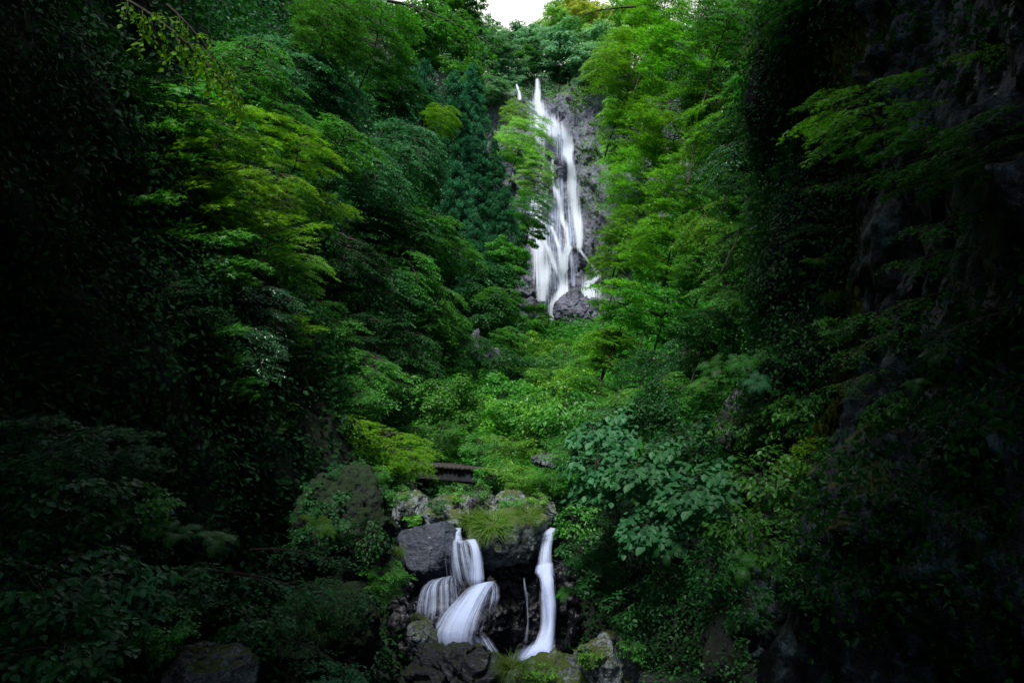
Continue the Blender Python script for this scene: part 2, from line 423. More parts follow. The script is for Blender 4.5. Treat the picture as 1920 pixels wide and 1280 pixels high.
def gen_puff(name, seed, H, R, tmpl, ls, nl=18, sub=6, n=60, pr=.2, squash=.8, tr=.18, flat=.65):
    rng = np.random.default_rng(seed); LV = Leaves(); TB = Tubes()
    k = 12; tz = np.linspace(0, H+R*squash*.6, k)
    tp = np.stack([np.cumsum(rng.normal(0, .03*R, k)), np.cumsum(rng.normal(0, .03*R, k)), tz], -1); tp -= tp[0]
    TB.add(tp, tr*.7, tr*.2, 8)
    for i in range(nl):
        t = (i+.5)/nl; zr = -.95+1.85*t; z = H+R*squash*zr*.75
        p0, _ = at_path(tp, np.clip(np.interp(z, tz, np.arange(k))/(k-1), 0, .999))
        L = R*math.sqrt(max(.1, 1-zr*zr*.9))*rng.uniform(.65, 1.12)
        lp = limb_path(p0, i*GOLD+rng.normal(0, .3), rng.uniform(.25, .7), rng.uniform(.3, .9), L, rng)
        TB.add(lp, tr*.4, tr*.08, 5)
        for j in range(sub):
            s = .3+.7*(j+1)/sub; q, d = at_path(lp, min(s, .999))
            c = q+rng.normal(0, .13*R, 3)*np.array([1, 1, .6])*(1 if j < sub-1 else .2)
            r = pr*R*rng.uniform(.65, 1.25)
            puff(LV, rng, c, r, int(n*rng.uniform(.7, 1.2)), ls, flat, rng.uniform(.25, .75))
    return dict(name=name, crown=LV.mesh(name+'_crown', tmpl), trunk=TB.mesh(name+'_trunk'), H=H, R=R, n=sum(map(len, LV.p)))

def gen_cedar(name, seed, Ht=12., R=2.7):
    rng = np.random.default_rng(seed); LV = Leaves(); TB = Tubes()
    TB.add(np.array([(0, 0, 0), (.05, 0, Ht*.5), (0, .04, Ht)]), .22, .04, 8)
    nw = 17
    for w in range(nw):
        t = .12+.86*w/(nw-1); z = Ht*t; Lw = R*(1.02-t)**.75*1.15
        for j in range(6 if t < .85 else 4):
            az = j*math.pi/3+w*.7+rng.normal(0, .25); L = Lw*rng.uniform(.65, 1.1)+.15
            lp = limb_path((0, 0, z+rng.normal(0, .2)), az, .15, .45, L, rng, 5)
            TB.add(lp, .05, .015, 4)
            m = 4 if L > 1.2 else 2
            for q in range(m):
                c, d = at_path(lp, min(.999, .4+.6*(q+1)/m)); c = c+rng.normal(0, .15, 3)
                r = rng.uniform(.28, .5); n = 80
                dd = nrm(rng.normal(0, 1, (n, 3))+np.array([0, 0, .35])); p = c+dd*r*rng.uniform(.25, .8, n)[:, None]
                ld = nrm(dd+np.array([0, 0, .35])+rng.normal(0, .25, (n, 3)))
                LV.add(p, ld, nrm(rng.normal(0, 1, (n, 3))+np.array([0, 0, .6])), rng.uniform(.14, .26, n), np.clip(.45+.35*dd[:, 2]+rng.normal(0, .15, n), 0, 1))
    return dict(name=name, crown=LV.mesh(name+'_crown', T_needle(.16)), trunk=TB.mesh(name+'_trunk'), H=Ht*.55, R=Ht*.5, n=0)

def gen_fern(name, seed, nf=12, L=.75):
    rng = np.random.default_rng(seed); LV = Leaves()
    for i in range(nf):
        az = i*GOLD; e = rng.uniform(.5, 1.1); l = L*rng.uniform(.7, 1.1)
        pts = limb_path((0, 0, 0), az, e, rng.uniform(1.4, 2.3), l, rng, 12)
        for j in range(19):
            t = .12+.87*j/19; p, d = at_path(pts, t); up = np.array([0, 0, 1.]); s = nrm(np.cross(d, up)); w = l*.22*math.sin(math.pi*min(1, (t*.93+.12)))**.8
            nn = nrm(np.cross(s, d))
            for sg in (-1, 1):
                LV.add(p[None], nrm(s*sg+d*.45-up*.12)[None], nn[None], w, np.clip(.5+rng.normal(0, .15), 0, 1))
        LV.add(pts[:-1], np.diff(pts, axis=0), np.array([0, 0, 1.]), l/11*1.05, .3)
    return LV.mesh(name, T_needle(.065))

def gen_grass(name, seed, n=260, L=.3, r=.18):
    rng = np.random.default_rng(seed); V = []; Q = []; T = []; c = 0
    for i in range(n):
        a = rng.uniform(0, 6.28); rr = r*math.sqrt(rng.uniform()); b = np.array([math.cos(a)*rr, math.sin(a)*rr, 0]); l = L*rng.uniform(.5, 1.2)
        pts = limb_path(b, a+rng.normal(0, .5), rng.uniform(.9, 1.5), rng.uniform(1.0, 2.4), l, rng, 5)
        s = np.array([-math.sin(a), math.cos(a), 0]); w = .008
        for k, p in enumerate(pts):
            ww = w*(1-k/4.3); V += [p-s*ww, p+s*ww]; T += [rng.uniform(.2, .9)]*2
        for k in range(4): Q.append((c+2*k, c+2*k+1, c+2*k+3, c+2*k+2))
        c += 10
    return mesh_quads(name, V, Q, {'tint': T})

def gen_branch(name, seed, L, tmpl, ls, hang=.5, nsub=14, spc=.6):
    """an overhanging branch along +X"""
    rng = np.random.default_rng(seed); LV = Leaves(); TB = Tubes()
    lp = limb_path((0, 0, 0), 0, .1, .5, L, rng, 9); TB.add(lp, .035, .008, 6)
    for j in range(nsub):
        q, d = at_path(lp, .12+.87*j/nsub); az = math.atan2(d[1], d[0])+(1 if j % 2 else -1)*rng.uniform(.4, 1.0)
        sp = limb_path(q, az, rng.normal(0, .2), .5+hang*.6, L*.34*rng.uniform(.5, 1.2), rng, 6); TB.add(sp, .012, .004, 4)
        for m in range(6):
            q2, d2 = at_path(sp, .15+.84*(m+.5)/6); az2 = math.atan2(d2[1], d2[0])+(1 if m % 2 else -1)*rng.uniform(.3, .9)
            tw = limb_path(q2, az2, rng.normal(-.1, .25), .4+hang, L*.12*rng.uniform(.6, 1.3), rng, 4)
            twig_leaves(LV, tw, rng, ls, ls*spc, .35, hang, rng.uniform(.35, .65))
    return dict(name=name, crown=LV.mesh(name+'_crown', tmpl), trunk=TB.mesh(name+'_trunk'), H=0, R=L*.5, n=sum(map(len, LV.p)))

OV, OVW, LAN, MP, MP3 = T_ovate(.27), T_ovate(.36), T_ovate(.16), T_maple(5), T_maple(3)
PR = {
 'maple_a': gen_spray('maple', 11, 4.6, 2.2, MP, .105, nl=22, sub=10, twig=6, spc=.55, layer=5, tr=.08),
 'maple_b': gen_spray('maple', 12, 4.6, 2.2, MP, .105, nl=20, sub=11, twig=6, spc=.55, layer=4, droop=.95, squash=.65, tr=.08),
 'maple_big': gen_spray('maple', 34, 3.0, 1.4, MP, .17, nl=15, sub=8, twig=4, spc=.55, layer=4, droop=.8, squash=.65, tr=.05),
 'maple_n': gen_spray('maple', 33, 3.0, 1.4, MP, .10, nl=15, sub=9, twig=5, spc=.6, layer=3, droop=.6, squash=.6, tr=.05),
 'leafy_a': gen_spray('leafy', 13, 6.5, 3.0, OVW, .15, nl=24, sub=10, twig=6, spc=.55, droop=.9, hang=.25, tr=.12),
 'leafy_b': gen_spray('leafy', 14, 6.5, 3.0, OV, .14, nl=24, sub=11, twig=6, spc=.5, droop=1.2, hang=.45, tr=.12),
 'fine_a': gen_spray('fine', 15, 6.5, 3.0, MP3, .18, nl=32, sub=12, twig=6, spc=.5, droop=.9, squash=.95, tilt=.4, tr=.08),
 'fine_b': gen_spray('fine', 25, 6.5, 3.0, MP3, .17, nl=32, sub=12, twig=6, spc=.5, droop=1.2, squash=.95, tilt=.4, hang=.15, tr=.08),
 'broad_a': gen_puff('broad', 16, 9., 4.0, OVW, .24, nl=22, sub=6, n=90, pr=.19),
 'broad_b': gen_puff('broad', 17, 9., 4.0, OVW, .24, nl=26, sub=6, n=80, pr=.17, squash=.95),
 'broad_c': gen_spray('broadspray', 18, 9., 4.0, OVW, .22, nl=26, sub=10, twig=6, spc=.5, droop=.9, tilt=.35, hang=.2, tr=.16),
 'cedar_a': gen_cedar('cedar', 19), 'cedar_b': gen_cedar('cedar', 20, 11.5, 3.0),
 'shrub_a': gen_spray('shrub', 21, .8, 1.2, OV, .085, nl=18, sub=9, twig=5, spc=.55, rise=.7, droop=.9, squash=.7, tr=.03),
 'shrub_b': gen_puff('shrub', 22, .8, 1.2, OV, .10, nl=16, sub=6, n=60, pr=.24, tr=.03),
 'bush_a': gen_spray('bush', 23, .5, .8, OVW, .105, nl=12, sub=7, twig=3, spc=.6, rise=.8, droop=1.1, hang=.3, squash=.7, tr=.02, tilt=.3),
 'bush_b': gen_spray('bush', 24, .5, .8, OV, .125, nl=10, sub=6, twig=3, spc=.55, rise=.7, droop=1.3, hang=.45, squash=.7, tr=.02, tilt=.3),
 'bush_big': gen_spray('bush', 26, .5, .8, OVW, .17, nl=12, sub=6, twig=3, spc=.55, rise=.7, droop=1.2, hang=.35, squash=.6, tr=.02, tilt=.3),
 'branch_a': gen_branch('branch', 31, 2.4, OVW, .10),
 'branch_b': gen_branch('branch', 32, 2.4, MP, .09, hang=.12, nsub=16),
}
FERN = [gen_fern('fern', 41), gen_fern('fern', 42, 9, .8)]
GRASS = [gen_grass('grass_tuft', 51), gen_grass('grass_tuft', 52, 320, .4, .25)]
print('protos', time.time()-T0, {k: v['n'] for k, v in PR.items()})

# ------------------------------------------------------------------ gorge ground
def ip(xs, ys): return lambda y: np.interp(y, xs, ys)
z_floor = ip([-30, 0, 6, 14.6, 15.6, 18, 22, 28, 40, 50, 58, 70, 82.5, 85, 88, 100, 125, 170], [-1.2, -1.7, -3.9, -3.9, -1.75, -1.6, -1.4, -.6, 1.2, 3.6, 6.2, 7.0, 7.4, 31.5, 34, 43, 53, 62])
x_left = ip([-30, 0, 6, 13, 22, 30, 45, 58, 70, 80, 100], [-5, -3.2, -2.4, -2.2, -3.0, -3.6, -3.4, .6, 0.5, -.5, -4])
x_right = ip([-30, 0, 6, 12, 14, 18, 24, 30, 45, 58, 80, 100], [6, 4.5, 3.2, 2.2, 2.4, 3.2, 4.6, 5.6, 6.6, 7.5, 10, 16])
s_left = ip([-30, 10, 25, 45, 60, 80, 100], [.30, .34, .42, .5, .55, .9, 1.3])
s_right = ip([-30, 10, 18, 30, 60, 80, 100], [.12, .14, .30, .42, .5, .7, 1.2])
hmax = ip([-30, 10, 30, 60, 75, 84, 100, 130], [34, 34, 34, 30, 30, 22, 12, 8])

def wall_x(side, y, z):
    h = max(0.0, z-float(z_floor(y)))
    return float(x_left(y))-float(s_left(y))*h if side == 'L' else float(x_right(y))+float(s_right(y))*h

ys = np.concatenate([np.arange(-24, 24, .4), np.arange(24, 60, .7), np.arange(60, 90, .6), np.arange(90, 171, 3.0)])
hs = np.concatenate([np.linspace(1, 0, 70)**1.6])
nw, nf = 70, 16
prof = []
for y in ys:
    zf, xl, xr, sl, sr, hm = (float(f(y)) for f in (z_floor, x_left, x_right, s_left, s_right, hmax))
    h = hs*hm
    L = np.stack([xl-sl*h, np.full(nw, y), zf+h], -1)
    F = np.stack([np.linspace(xl, xr, nf+2)[1:-1], np.full(nf, y), np.full(nf, zf)], -1)
    Rr = np.stack([xr+sr*h[::-1], np.full(nw, y), zf+h[::-1]], -1)
    # flanks carried away from the gorge so that the sheet reaches past the picture
    A = np.array([[L[0, 0]-60, y, L[0, 2]+14], [L[0, 0]-18, y, L[0, 2]+9]]); B = np.array([[Rr[-1, 0]+18, y, Rr[-1, 2]+9], [Rr[-1, 0]+60, y, Rr[-1, 2]+14]])
    prof.append(np.concatenate([A, L, F, Rr, B]))
G = np.array(prof); nu, nv = G.shape[:2]
p = G.reshape(-1, 3)
n1 = fbm(p*.16, 4, 3); n2 = fbm(p*.9, 4, 5)
amp = np.ones(nv); amp[nw+2:nw+2+nf] = .25
ampf = np.tile(amp, nu)
sgn = np.concatenate([-np.ones(nw+2), np.zeros(nf), np.ones(nw+2)]); sg = np.tile(sgn, nu)
p = p + np.stack([sg*(.9+n1*1.1+n2*.35), n2*.2, (n1*.25+n2*.22)*ampf], -1)
TER = p.reshape(nu, nv, 3)
ground = ob('ground', mesh_quads('ground', p, grid_quads(nu, nv)[:, ::-1], smooth=True), M['soil'])
tag(ground, kind='structure')

# ------------------------------------------------------------------ undergrowth: leafy cover nobody could count
def scatter(name, mask_fn, n, ls_fn, mat, seed, tmpl, per=12, lab=None, GR=None):
    rng = np.random.default_rng(seed)
    GR = TER if GR is None else GR
    a = GR[:-1, :-1]; b = GR[1:, :-1]; c = GR[:-1, 1:]; d = GR[1:, 1:]
    cen = (a+b+c+d)/4; nr = np.cross(b-a, c-a); ar = np.linalg.norm(nr, axis=-1); nr = -nrm(nr)
    dist = np.linalg.norm(cen, axis=-1)
    w = ar*mask_fn(cen, nr)/(dist**1.2); w = w.ravel()/w.sum()
    idx = rng.choice(len(w), n, p=w); i, j = np.unravel_index(idx, ar.shape)
    s, t = rng.uniform(0, 1, (2, n, 1))
    p = a[i, j]*(1-s)*(1-t)+b[i, j]*s*(1-t)+c[i, j]*(1-s)*t+d[i, j]*s*t
    nn = nr[i, j]; ls = ls_fn(dist[i, j]); LV = Leaves()
    pt = np.clip(.45+.25*fbm(p*.5, 3, seed), 0, 1)
    out = nrm(nn+np.array([0, 0, .7]))
    for k in range(per):
        off = rng.normal(0, 1, (n, 3))*ls[:, None]*1.6 + out*(ls*rng.uniform(.2, 3.2, n))[:, None]
        ln = nrm(out+rng.normal(0, .4, (n, 3))); ld = nrm(np.cross(ln, rng.normal(0, 1, (n, 3)))+out*.15-np.array([0, 0, .3]))
        LV.add(p+off, ld, ln, ls*rng.uniform(.6, 1.4, n), np.clip(pt+rng.normal(0, .18, n), 0, 1))
    o = ob(name, LV.mesh(name, tmpl), mat); tag(o, lab, None, None, 'stuff'); return o

def yz(c): return c[..., 0], c[..., 1], c[..., 2]
def mL(c, n):
    x, y, z = yz(c); return ((x < x_left(y)+.5) & (y > 3) & (y < 76) & (z < z_floor(y)+24)).astype(float)
def mR(c, n):
    x, y, z = yz(c); return ((x > x_right(y)-.5) & (y > 9) & (y < 80) & (z < z_floor(y)+26)).astype(float)
def mF(c, n):
    x, y, z = yz(c); return ((x > x_left(y)-.5) & (x < x_right(y)+.5) & (((y > 19) & (y < 72)) | ((y > 14.2) & (y < 19.1) & (x > .55)))).astype(float)
def mH(c, n):
    x, y, z = yz(c); return ((y > 80) & (y < 128) & (np.abs(x) < 45)).astype(float)
lsf = lambda d: np.clip(.05+.0036*d, .06, .3)
def gap(c, k, t): 
    return np.where(fbm(c.reshape(-1, 3)*k, 3, 96).reshape(c.shape[:-1]) > t, 1.0, .06)
def mLn(c, n): return mL(c, n)*(c[..., 1] < 17)
def mLf(c, n): return mL(c, n)*(c[..., 1] >= 17)
def mRn(c, n): return mR(c, n)*(c[..., 1] < 17)*np.where(c[..., 2] < -1.7, .2, 1)
def mRf(c, n): return mR(c, n)*(c[..., 1] >= 17)
def mFn(c, n): return mF(c, n)*(c[..., 1] < 19.1)
def mFf(c, n): return mF(c, n)*(c[..., 1] >= 20.8)
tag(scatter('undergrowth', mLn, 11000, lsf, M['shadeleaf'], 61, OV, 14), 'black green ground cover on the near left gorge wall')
tag(scatter('undergrowth', mLf, 13000, lsf, M['dark'], 66, OV, 14), 'dark leafy ground cover and climbers clothing the left gorge wall')
tag(scatter('undergrowth', mRn, 15000, lambda d: lsf(d)*np.random.default_rng(1).uniform(.35, .75, len(d)), M['dark'], 67, OV, 14), 'dark climbers covering the right gorge wall beside the near cliff')
tag(scatter('undergrowth', mRf, 13000, lsf, M['green'], 62, OV, 14), 'green leafy ground cover and climbers clothing the right gorge wall')
tag(scatter('undergrowth', mFn, 900, lambda d: lsf(d)*.7, M['shadeleaf'], 68, OV, 14), 'dark low weeds on the bank right of the narrow cascade')
tag(scatter('undergrowth', mFf, 8500, lsf, M['green'], 63, OV, 14), 'low greenery covering the valley floor below the tall waterfall')
tag(scatter('undergrowth', mH, 9000, lsf, M['far'], 64, OV, 12), 'pale forest cover on the hill above the tall waterfall')
print('ground', time.time()-T0)

# ------------------------------------------------------------------ waterfall cliff
def cliffY(X, Z, smooth=False):
    X = np.asarray(X, float); Z = np.asarray(Z, float)
    q = np.stack([X*.20, X*0+3, Z*.14], -1).reshape(-1, 3)
    w = fbm(q*3, 3, 70).reshape(X.shape)*.5
    q2 = np.stack([X*.42+Z*.16+w, X*0+1, Z*.26-X*.1+w], -1).reshape(-1, 3)
    q3 = np.stack([X*1.3+Z*.3+w, X*0+9, Z*.9+w], -1).reshape(-1, 3)
    n = fbm(q, 3, 71).reshape(X.shape)*1.2+facet(q2, 72).reshape(X.shape)*.48+facet(q3, 74).reshape(X.shape)*.2
    if smooth: return 76.3+(Z-9)*.21+fbm(q, 3, 71).reshape(X.shape)*1.2-np.abs(X-5)*.05-.35
    n = n+fbm(q3*2.5, 3, 73).reshape(X.shape)*.12
    return 76.3+(Z-9)*.21+n-np.abs(X-5)*.05
xs = np.linspace(-4, 17, 200); zs = np.linspace(4, 33.2, 270)
XX, ZZ = np.meshgrid(xs, zs, indexing='ij')
top = 32.0+.8*fbm(np.stack([xs*.4, xs*0, xs*0], -1), 3, 75)-np.clip(np.abs(xs-4.6)-.5, 0, .8)*-.9
ZZ2 = 4+(ZZ-4)/(33.2-4)*(top[:, None]-4)
YY = cliffY(XX, ZZ2)
cap = (zs > 32.2); 
cv = np.stack([XX, YY, ZZ2], -1)
ext = cv[:, -1:, :]+np.array([0, 5, .5]); cv = np.concatenate([cv, ext], 1)
cl = ob('rock_face', mesh_quads('rock_face', cv.reshape(-1, 3), grid_quads(200, 271), smooth=True), M['cliff_far'])
def mW(c, n):
    x, y, z = yz(c); k = fbm(c.reshape(-1, 3)*np.array([.55, .4, .3]), 3, 97).reshape(c.shape[:-1])
    right = sstep(0, 1.2, x-(4.2+(32-z)*.10)-.9)
    return np.where(k > .02, 1, .02)*right*(z > 9)+(z > 31)*.6+np.where(k > .1, .5, 0)*(x < 2.2)
tag(scatter('cliff_grass', mW, 2600, lambda d: d*0+.20, M['lime'], 69, LAN, 12, GR=cv[:, :-1]), 'pale grass and small plants growing on the rock beside the falls')
tag(cl, 'tall grey rock face behind the white waterfall, grassy on its right', 'rock face')

def on_cliff(u, v, off=.0):
    Y = 76.0
    for _ in range(6):
        q = P(u, v, Y); Y = float(cliffY(q[0:1], q[2:3])[0])
    return P(u, v, Y-off)

def on_cliff_many(U, V, off):
    """P() for arrays, with the depth solved on the rock face"""
    d = CR[None]*((U-960)/FPX)[:, None]+CU[None]*((640-V)/FPX)[:, None]+CF[None]
    d = d/d[:, 1:2]; Y = np.full(len(U), 76.0)
    for _ in range(6):
        Y = cliffY(d[:, 0]*Y, d[:, 2]*Y, True)
    return d*(Y-off)[:, None]

def ribbon(name, rows, mat, parent, ncol=16, per=10, proj=None, bulge=.06, fade_top=.04, fade_bot=.12, edge=.36):
    """rows: (uL, vL, uR, vR, Y) edges in photo pixels from top to bottom"""
    rows = np.array(rows, float); m = len(rows); t = np.linspace(0, m-1, (m-1)*per+1)
    def cr(col):
        k = np.clip(t.astype(int), 0, m-2); f = t-k
        p0, p1, p2, p3 = (col[np.clip(k+d, 0, m-1)] for d in (-1, 0, 1, 2))
        return .5*(2*p1+(p2-p0)*f+(2*p0-5*p1+4*p2-p3)*f*f+(3*p1-p0-3*p2+p3)*f**3)
    E = np.stack([cr(rows[:, k]) for k in range(5)], -1); nr = len(E)
    s = np.linspace(0, 1, ncol)[None, :]
    U = E[:, 0:1]+(E[:, 2:3]-E[:, 0:1])*s; Vv = E[:, 1:2]+(E[:, 3:4]-E[:, 1:2])*s
    if proj: Q = on_cliff_many(U.ravel(), Vv.ravel(), proj).reshape(nr, ncol, 3)
    else:
        d = CR*((U-960)/FPX)[..., None]+CU*((640-Vv)/FPX)[..., None]+CF
        Q = d/d[..., 1:2]*(E[:, 4:5]-bulge*np.sin(math.pi*s))[..., None]
    tt = np.linspace(0, 1, nr)[:, None]
    w = np.minimum(1, np.minimum(s, 1-s)/edge)*np.ones((nr, 1))
    w = w*np.minimum(1, tt/max(fade_top, 1e-6))*np.minimum(1, (1-tt)/max(fade_bot, 1e-6))
    mid = Q[:, ncol//2]; dd = np.concatenate([[0], np.cumsum(np.linalg.norm(np.diff(mid, axis=0), axis=1))])
    W = np.linalg.norm(Q[:, -1]-Q[:, 0], axis=1)
    uu = (s-.5)*(np.maximum(W, .01)*.5+W.mean()*.5)[:, None]
    uv = np.stack([uu, np.repeat(dd[:, None], ncol, 1)], -1).reshape(-1, 2)
    me = mesh_quads(name, Q.reshape(-1, 3), grid_quads(nr, ncol), {'fade': w.ravel()}, True, uv)
    return ob(name, me, mat, parent)

def stream(name, pts, mat, parent, base, sc_=4.742, proj=.35, **kw):
    """pts: (x, y, half width) along the flow, in a crop whose corner is base and whose scale is sc_"""
    pts = np.array(pts, float); c = np.stack([base[0]+pts[:, 0]/sc_, base[1]+pts[:, 1]/sc_], -1); h = pts[:, 2]/sc_*1.3
    t = np.gradient(c, axis=0); t /= np.linalg.norm(t, axis=1)[:, None]
    nrm_ = np.stack([t[:, 1], -t[:, 0]], -1)*np.where(t[:, 1] < -.01, -1, 1)[:, None]
    return ribbon(name, [(a[0]-n[0]*w, a[1]-n[1]*w, a[0]+n[0]*w, a[1]+n[1]*w, 76) for a, n, w in zip(c, nrm_, h)], mat, parent, proj=proj, **kw)

# each stream: (x, y, half width, density) down its run, traced in two views of the fall (corners C1, C2)
C1, C2, CS = (940, 130), (940, 380), 4.742
MAIN = [
 (C1, [(315, 96, 20), (318, 180, 30), (320, 280, 42), (345, 360, 62), (370, 430, 72), (410, 490, 85), (440, 530, 80)]),
 (C1, [(400, 470, 60), (470, 510, 58), (535, 560, 58), (590, 625, 50), (585, 690, 62), (575, 740, 60), (600, 800, 36), (618, 860, 42), (632, 930, 52), (640, 1010, 60), (642, 1100, 60), (648, 1200, 56), (660, 1290, 52), (680, 1390, 50), (692, 1480, 48), (690, 1570, 40)]),
 (C1, [(345, 470, 60), (330, 560, 62), (345, 680, 60), (345, 800, 55), (345, 900, 66), (365, 1040, 66), (335, 1180, 80), (325, 1250, 74), (322, 1340, 70), (322, 1450, 70), (322, 1540, 70)]),
 (C2, [(310, 320, 50), (335, 430, 80), (345, 520, 84), (360, 620, 88), (372, 730, 60), (365, 850, 40)]),
 (C2, [(385, 340, 18), (425, 430, 24), (468, 540, 24), (508, 640, 24), (538, 740, 24), (552, 790, 26)]),
 (C1, [(455, 810, 14), (450, 900, 18), (460, 1000, 14), (490, 1090, 26), (515, 1180, 32), (525, 1250, 28), (542, 1340, 28), (575, 1420, 24), (590, 1540, 24), (580, 1610, 26)]),
 (C2, [(448, 220, 14), (480, 300, 18), (513, 400, 20), (530, 500, 28), (550, 600, 36), (568, 700, 40), (566, 785, 40)]),
 (C2, [(610, 400, 30), (572, 465, 32), (560, 560, 30), (556, 640, 26)]),
 (C2, [(700, 425, 14), (750, 490, 14), (800, 550, 14), (850, 620, 24), (850, 690, 40)]),
 (C1, [(135, 140, 9), (160, 200, 13), (165, 260, 18)]),
]
THIN = [
 (C2, [(290, 0, 100), (310, 120, 105), (330, 250, 100), (360, 400, 130), (380, 560, 130), (390, 720, 110), (395, 860, 60)]),
 (C2, [(450, 30, 70), (480, 150, 90), (480, 300, 100), (500, 450, 90), (520, 600, 80), (520, 740, 60)]),
 (C1, [(270, 330, 60), (275, 430, 80), (280, 520, 70)]),
 (C1, [(520, 1000, 60), (540, 1120, 80), (570, 1250, 90), (620, 1400, 90), (640, 1500, 80)]),
 (C1, [(470, 500, 120), (540, 620, 110), (570, 760, 90)]),
 (C2, [(620, 480, 40), (640, 600, 50), (640, 720, 40)]),
]
FOOT = [
 (C2, [(560, 750, 40), (505, 840, 52), (458, 925, 55), (450, 1020, 45)]),
 (C2, [(800, 690, 80), (790, 760, 95), (770, 840, 80), (725, 900, 48), (660, 955, 34), (622, 1010, 30), (610, 1100, 26)]),
 (C2, [(700, 900, 16), (655, 1020, 20), (645, 1110, 16)]),
]
def sheet(name, strokes, mat, parent, off, box, nx, ny, soft=1.0):
    """one sheet of falling water hugging the rock; 'fade' is how much water runs at each point"""
    u = np.linspace(box[0], box[2], nx); v = np.linspace(box[1], box[3], ny)
    U, Vv = (x.ravel() for x in np.meshgrid(u, v, indexing='ij'))
    den = np.zeros(len(U)); uu = np.zeros(len(U)); vv = np.zeros(len(U)); best = np.full(len(U), -1e9)
    for k, (base, pts) in enumerate(strokes):
        pts = np.array(pts, float); t = np.linspace(0, len(pts)-1, len(pts)*8); i = np.arange(len(pts))
        cu = base[0]+np.interp(t, i, pts[:, 0])/CS; cv = base[1]+np.interp(t, i, pts[:, 1])/CS; cw = np.interp(t, i, pts[:, 2])/CS*.98
        d = np.hypot(U[:, None]-cu, (Vv[:, None]-cv)); r = d/cw; j = np.argmin(r, 1); rr = r[np.arange(len(U)), j]
        g = np.exp(-(rr**2)*1.15)
        arc = np.concatenate([[0], np.cumsum(np.hypot(np.diff(cu), np.diff(cv)))])
        m = g > best; best = np.where(m, g, best)
        uu = np.where(m, (U-cu[j])/34+k*3.7, uu); vv = np.where(m, arc[j]/21+k*1.3, vv)
        den = 1-(1-den)*(1-g)
    uu = (U-box[0])/21+.35*(uu-(U-box[0])/34)
    Q = on_cliff_many(U, Vv, off)
    qd = grid_quads(nx, ny); keep = den[qd].max(1) > .03
    me = mesh_quads(name, Q, qd[keep], {'fade': den}, True, np.stack([uu, Vv/21], -1))
    return ob(name, me, mat, parent)
WFM = thing('waterfall', 'tall white waterfall spilling down the grey rock face in many strands', 'waterfall')
sheet('main_stream', MAIN, M['fall'], WFM, .42, (958, 146, 1145, 565), 150, 300)
sheet('thin_veil', THIN, M['fall_thin'], WFM, .30, (958, 160, 1145, 580), 130, 260)
sheet('foot_stream', FOOT, M['fall'], WFM, 2.4, (1015, 515, 1150, 625), 110, 110)
print('falls', time.time()-T0)

# ------------------------------------------------------------------ rocks
def rock_mesh(name, seed, dims, cuts=9, rough=.10, fine=.03, nsub=64, strata=0):
    rng = np.random.default_rng(seed)
    n = nsub; V = []; Q = []; idx = {}
    lin = np.tan(np.linspace(-1, 1, n)*math.pi/4)
    base = 0
    for ax in range(3):
        for s in (-1, 1):
            a, b = np.meshgrid(lin, lin, indexing='ij'); o = np.zeros((n, n, 3))
            o[..., ax] = s; o[..., (ax+1) % 3] = a; o[..., (ax+2) % 3] = b
            V.append(nrm(o).reshape(-1, 3)); q = grid_quads(n, n)
            Q.append((q if s > 0 else q[:, ::-1])+base); base += n*n
    v = np.concatenate(V)
    # weld the six faces of the cube sphere
    key = np.round(v*1e5).astype(np.int64); _, first, inv = np.unique(key, axis=0, return_index=True, return_inverse=True)
    q = inv.ravel()[np.concatenate(Q)]; v = v[first]
    for _ in range(cuts):
        c = nrm(rng.normal(0, 1, 3)); d = rng.uniform(.58, .88)
        s = v@c-d; v = v-np.where(s > 0, s, 0)[:, None]*c*.93
    o = rng.uniform(-50, 50, 3)
    dims = np.array(dims, float); m = dims.mean()
    w = v*dims
    dirn = nrm(v)
    disp = rough*m*fbm(w/m*1.6+o, 4, seed) + rough*1.0*m*facet(w/m*1.9+o+fbm(w/m*2+o, 2, seed+6)[:, None]*.25, seed+5) + rough*.35*m*facet(w/m*5+o, seed+7) + fine*m*fbm(w/m*9+o, 3, seed+9)
    if strata:
        k = w@nrm(np.array([.25, .1, 1.0]))/m*strata+fbm(w/m*1.2+o, 3, seed+3)*1.2
        st = np.abs((k % 1)-.5)*2
        disp = disp + rough*.8*m*(sstep(.15, .55, st)-.5)
    w = w+dirn*disp[:, None]
    return mesh_quads(name, w, q, smooth=True)

def rock(u0, v0, u1, v1, Y, mat, label, seed, depth=1.0, rz=0, name='boulder', cat='boulder', group=None, **kw):
    """a rock whose outline fills the box (u0, v0)-(u1, v1) at depth Y"""
    c = P((u0+u1)/2, (v0+v1)/2, Y); rx = (u1-u0)/2/FPX*Y; rzz = (v1-v0)/2/FPX*Y
    me = rock_mesh(name, seed, (rx*1.12, rx*depth*1.1, rzz*1.15), **kw)
    o = ob(name, me, M[mat]); o.location = tuple(c); o.rotation_euler = (0, 0, rz)
    return tag(o, label, cat, group)

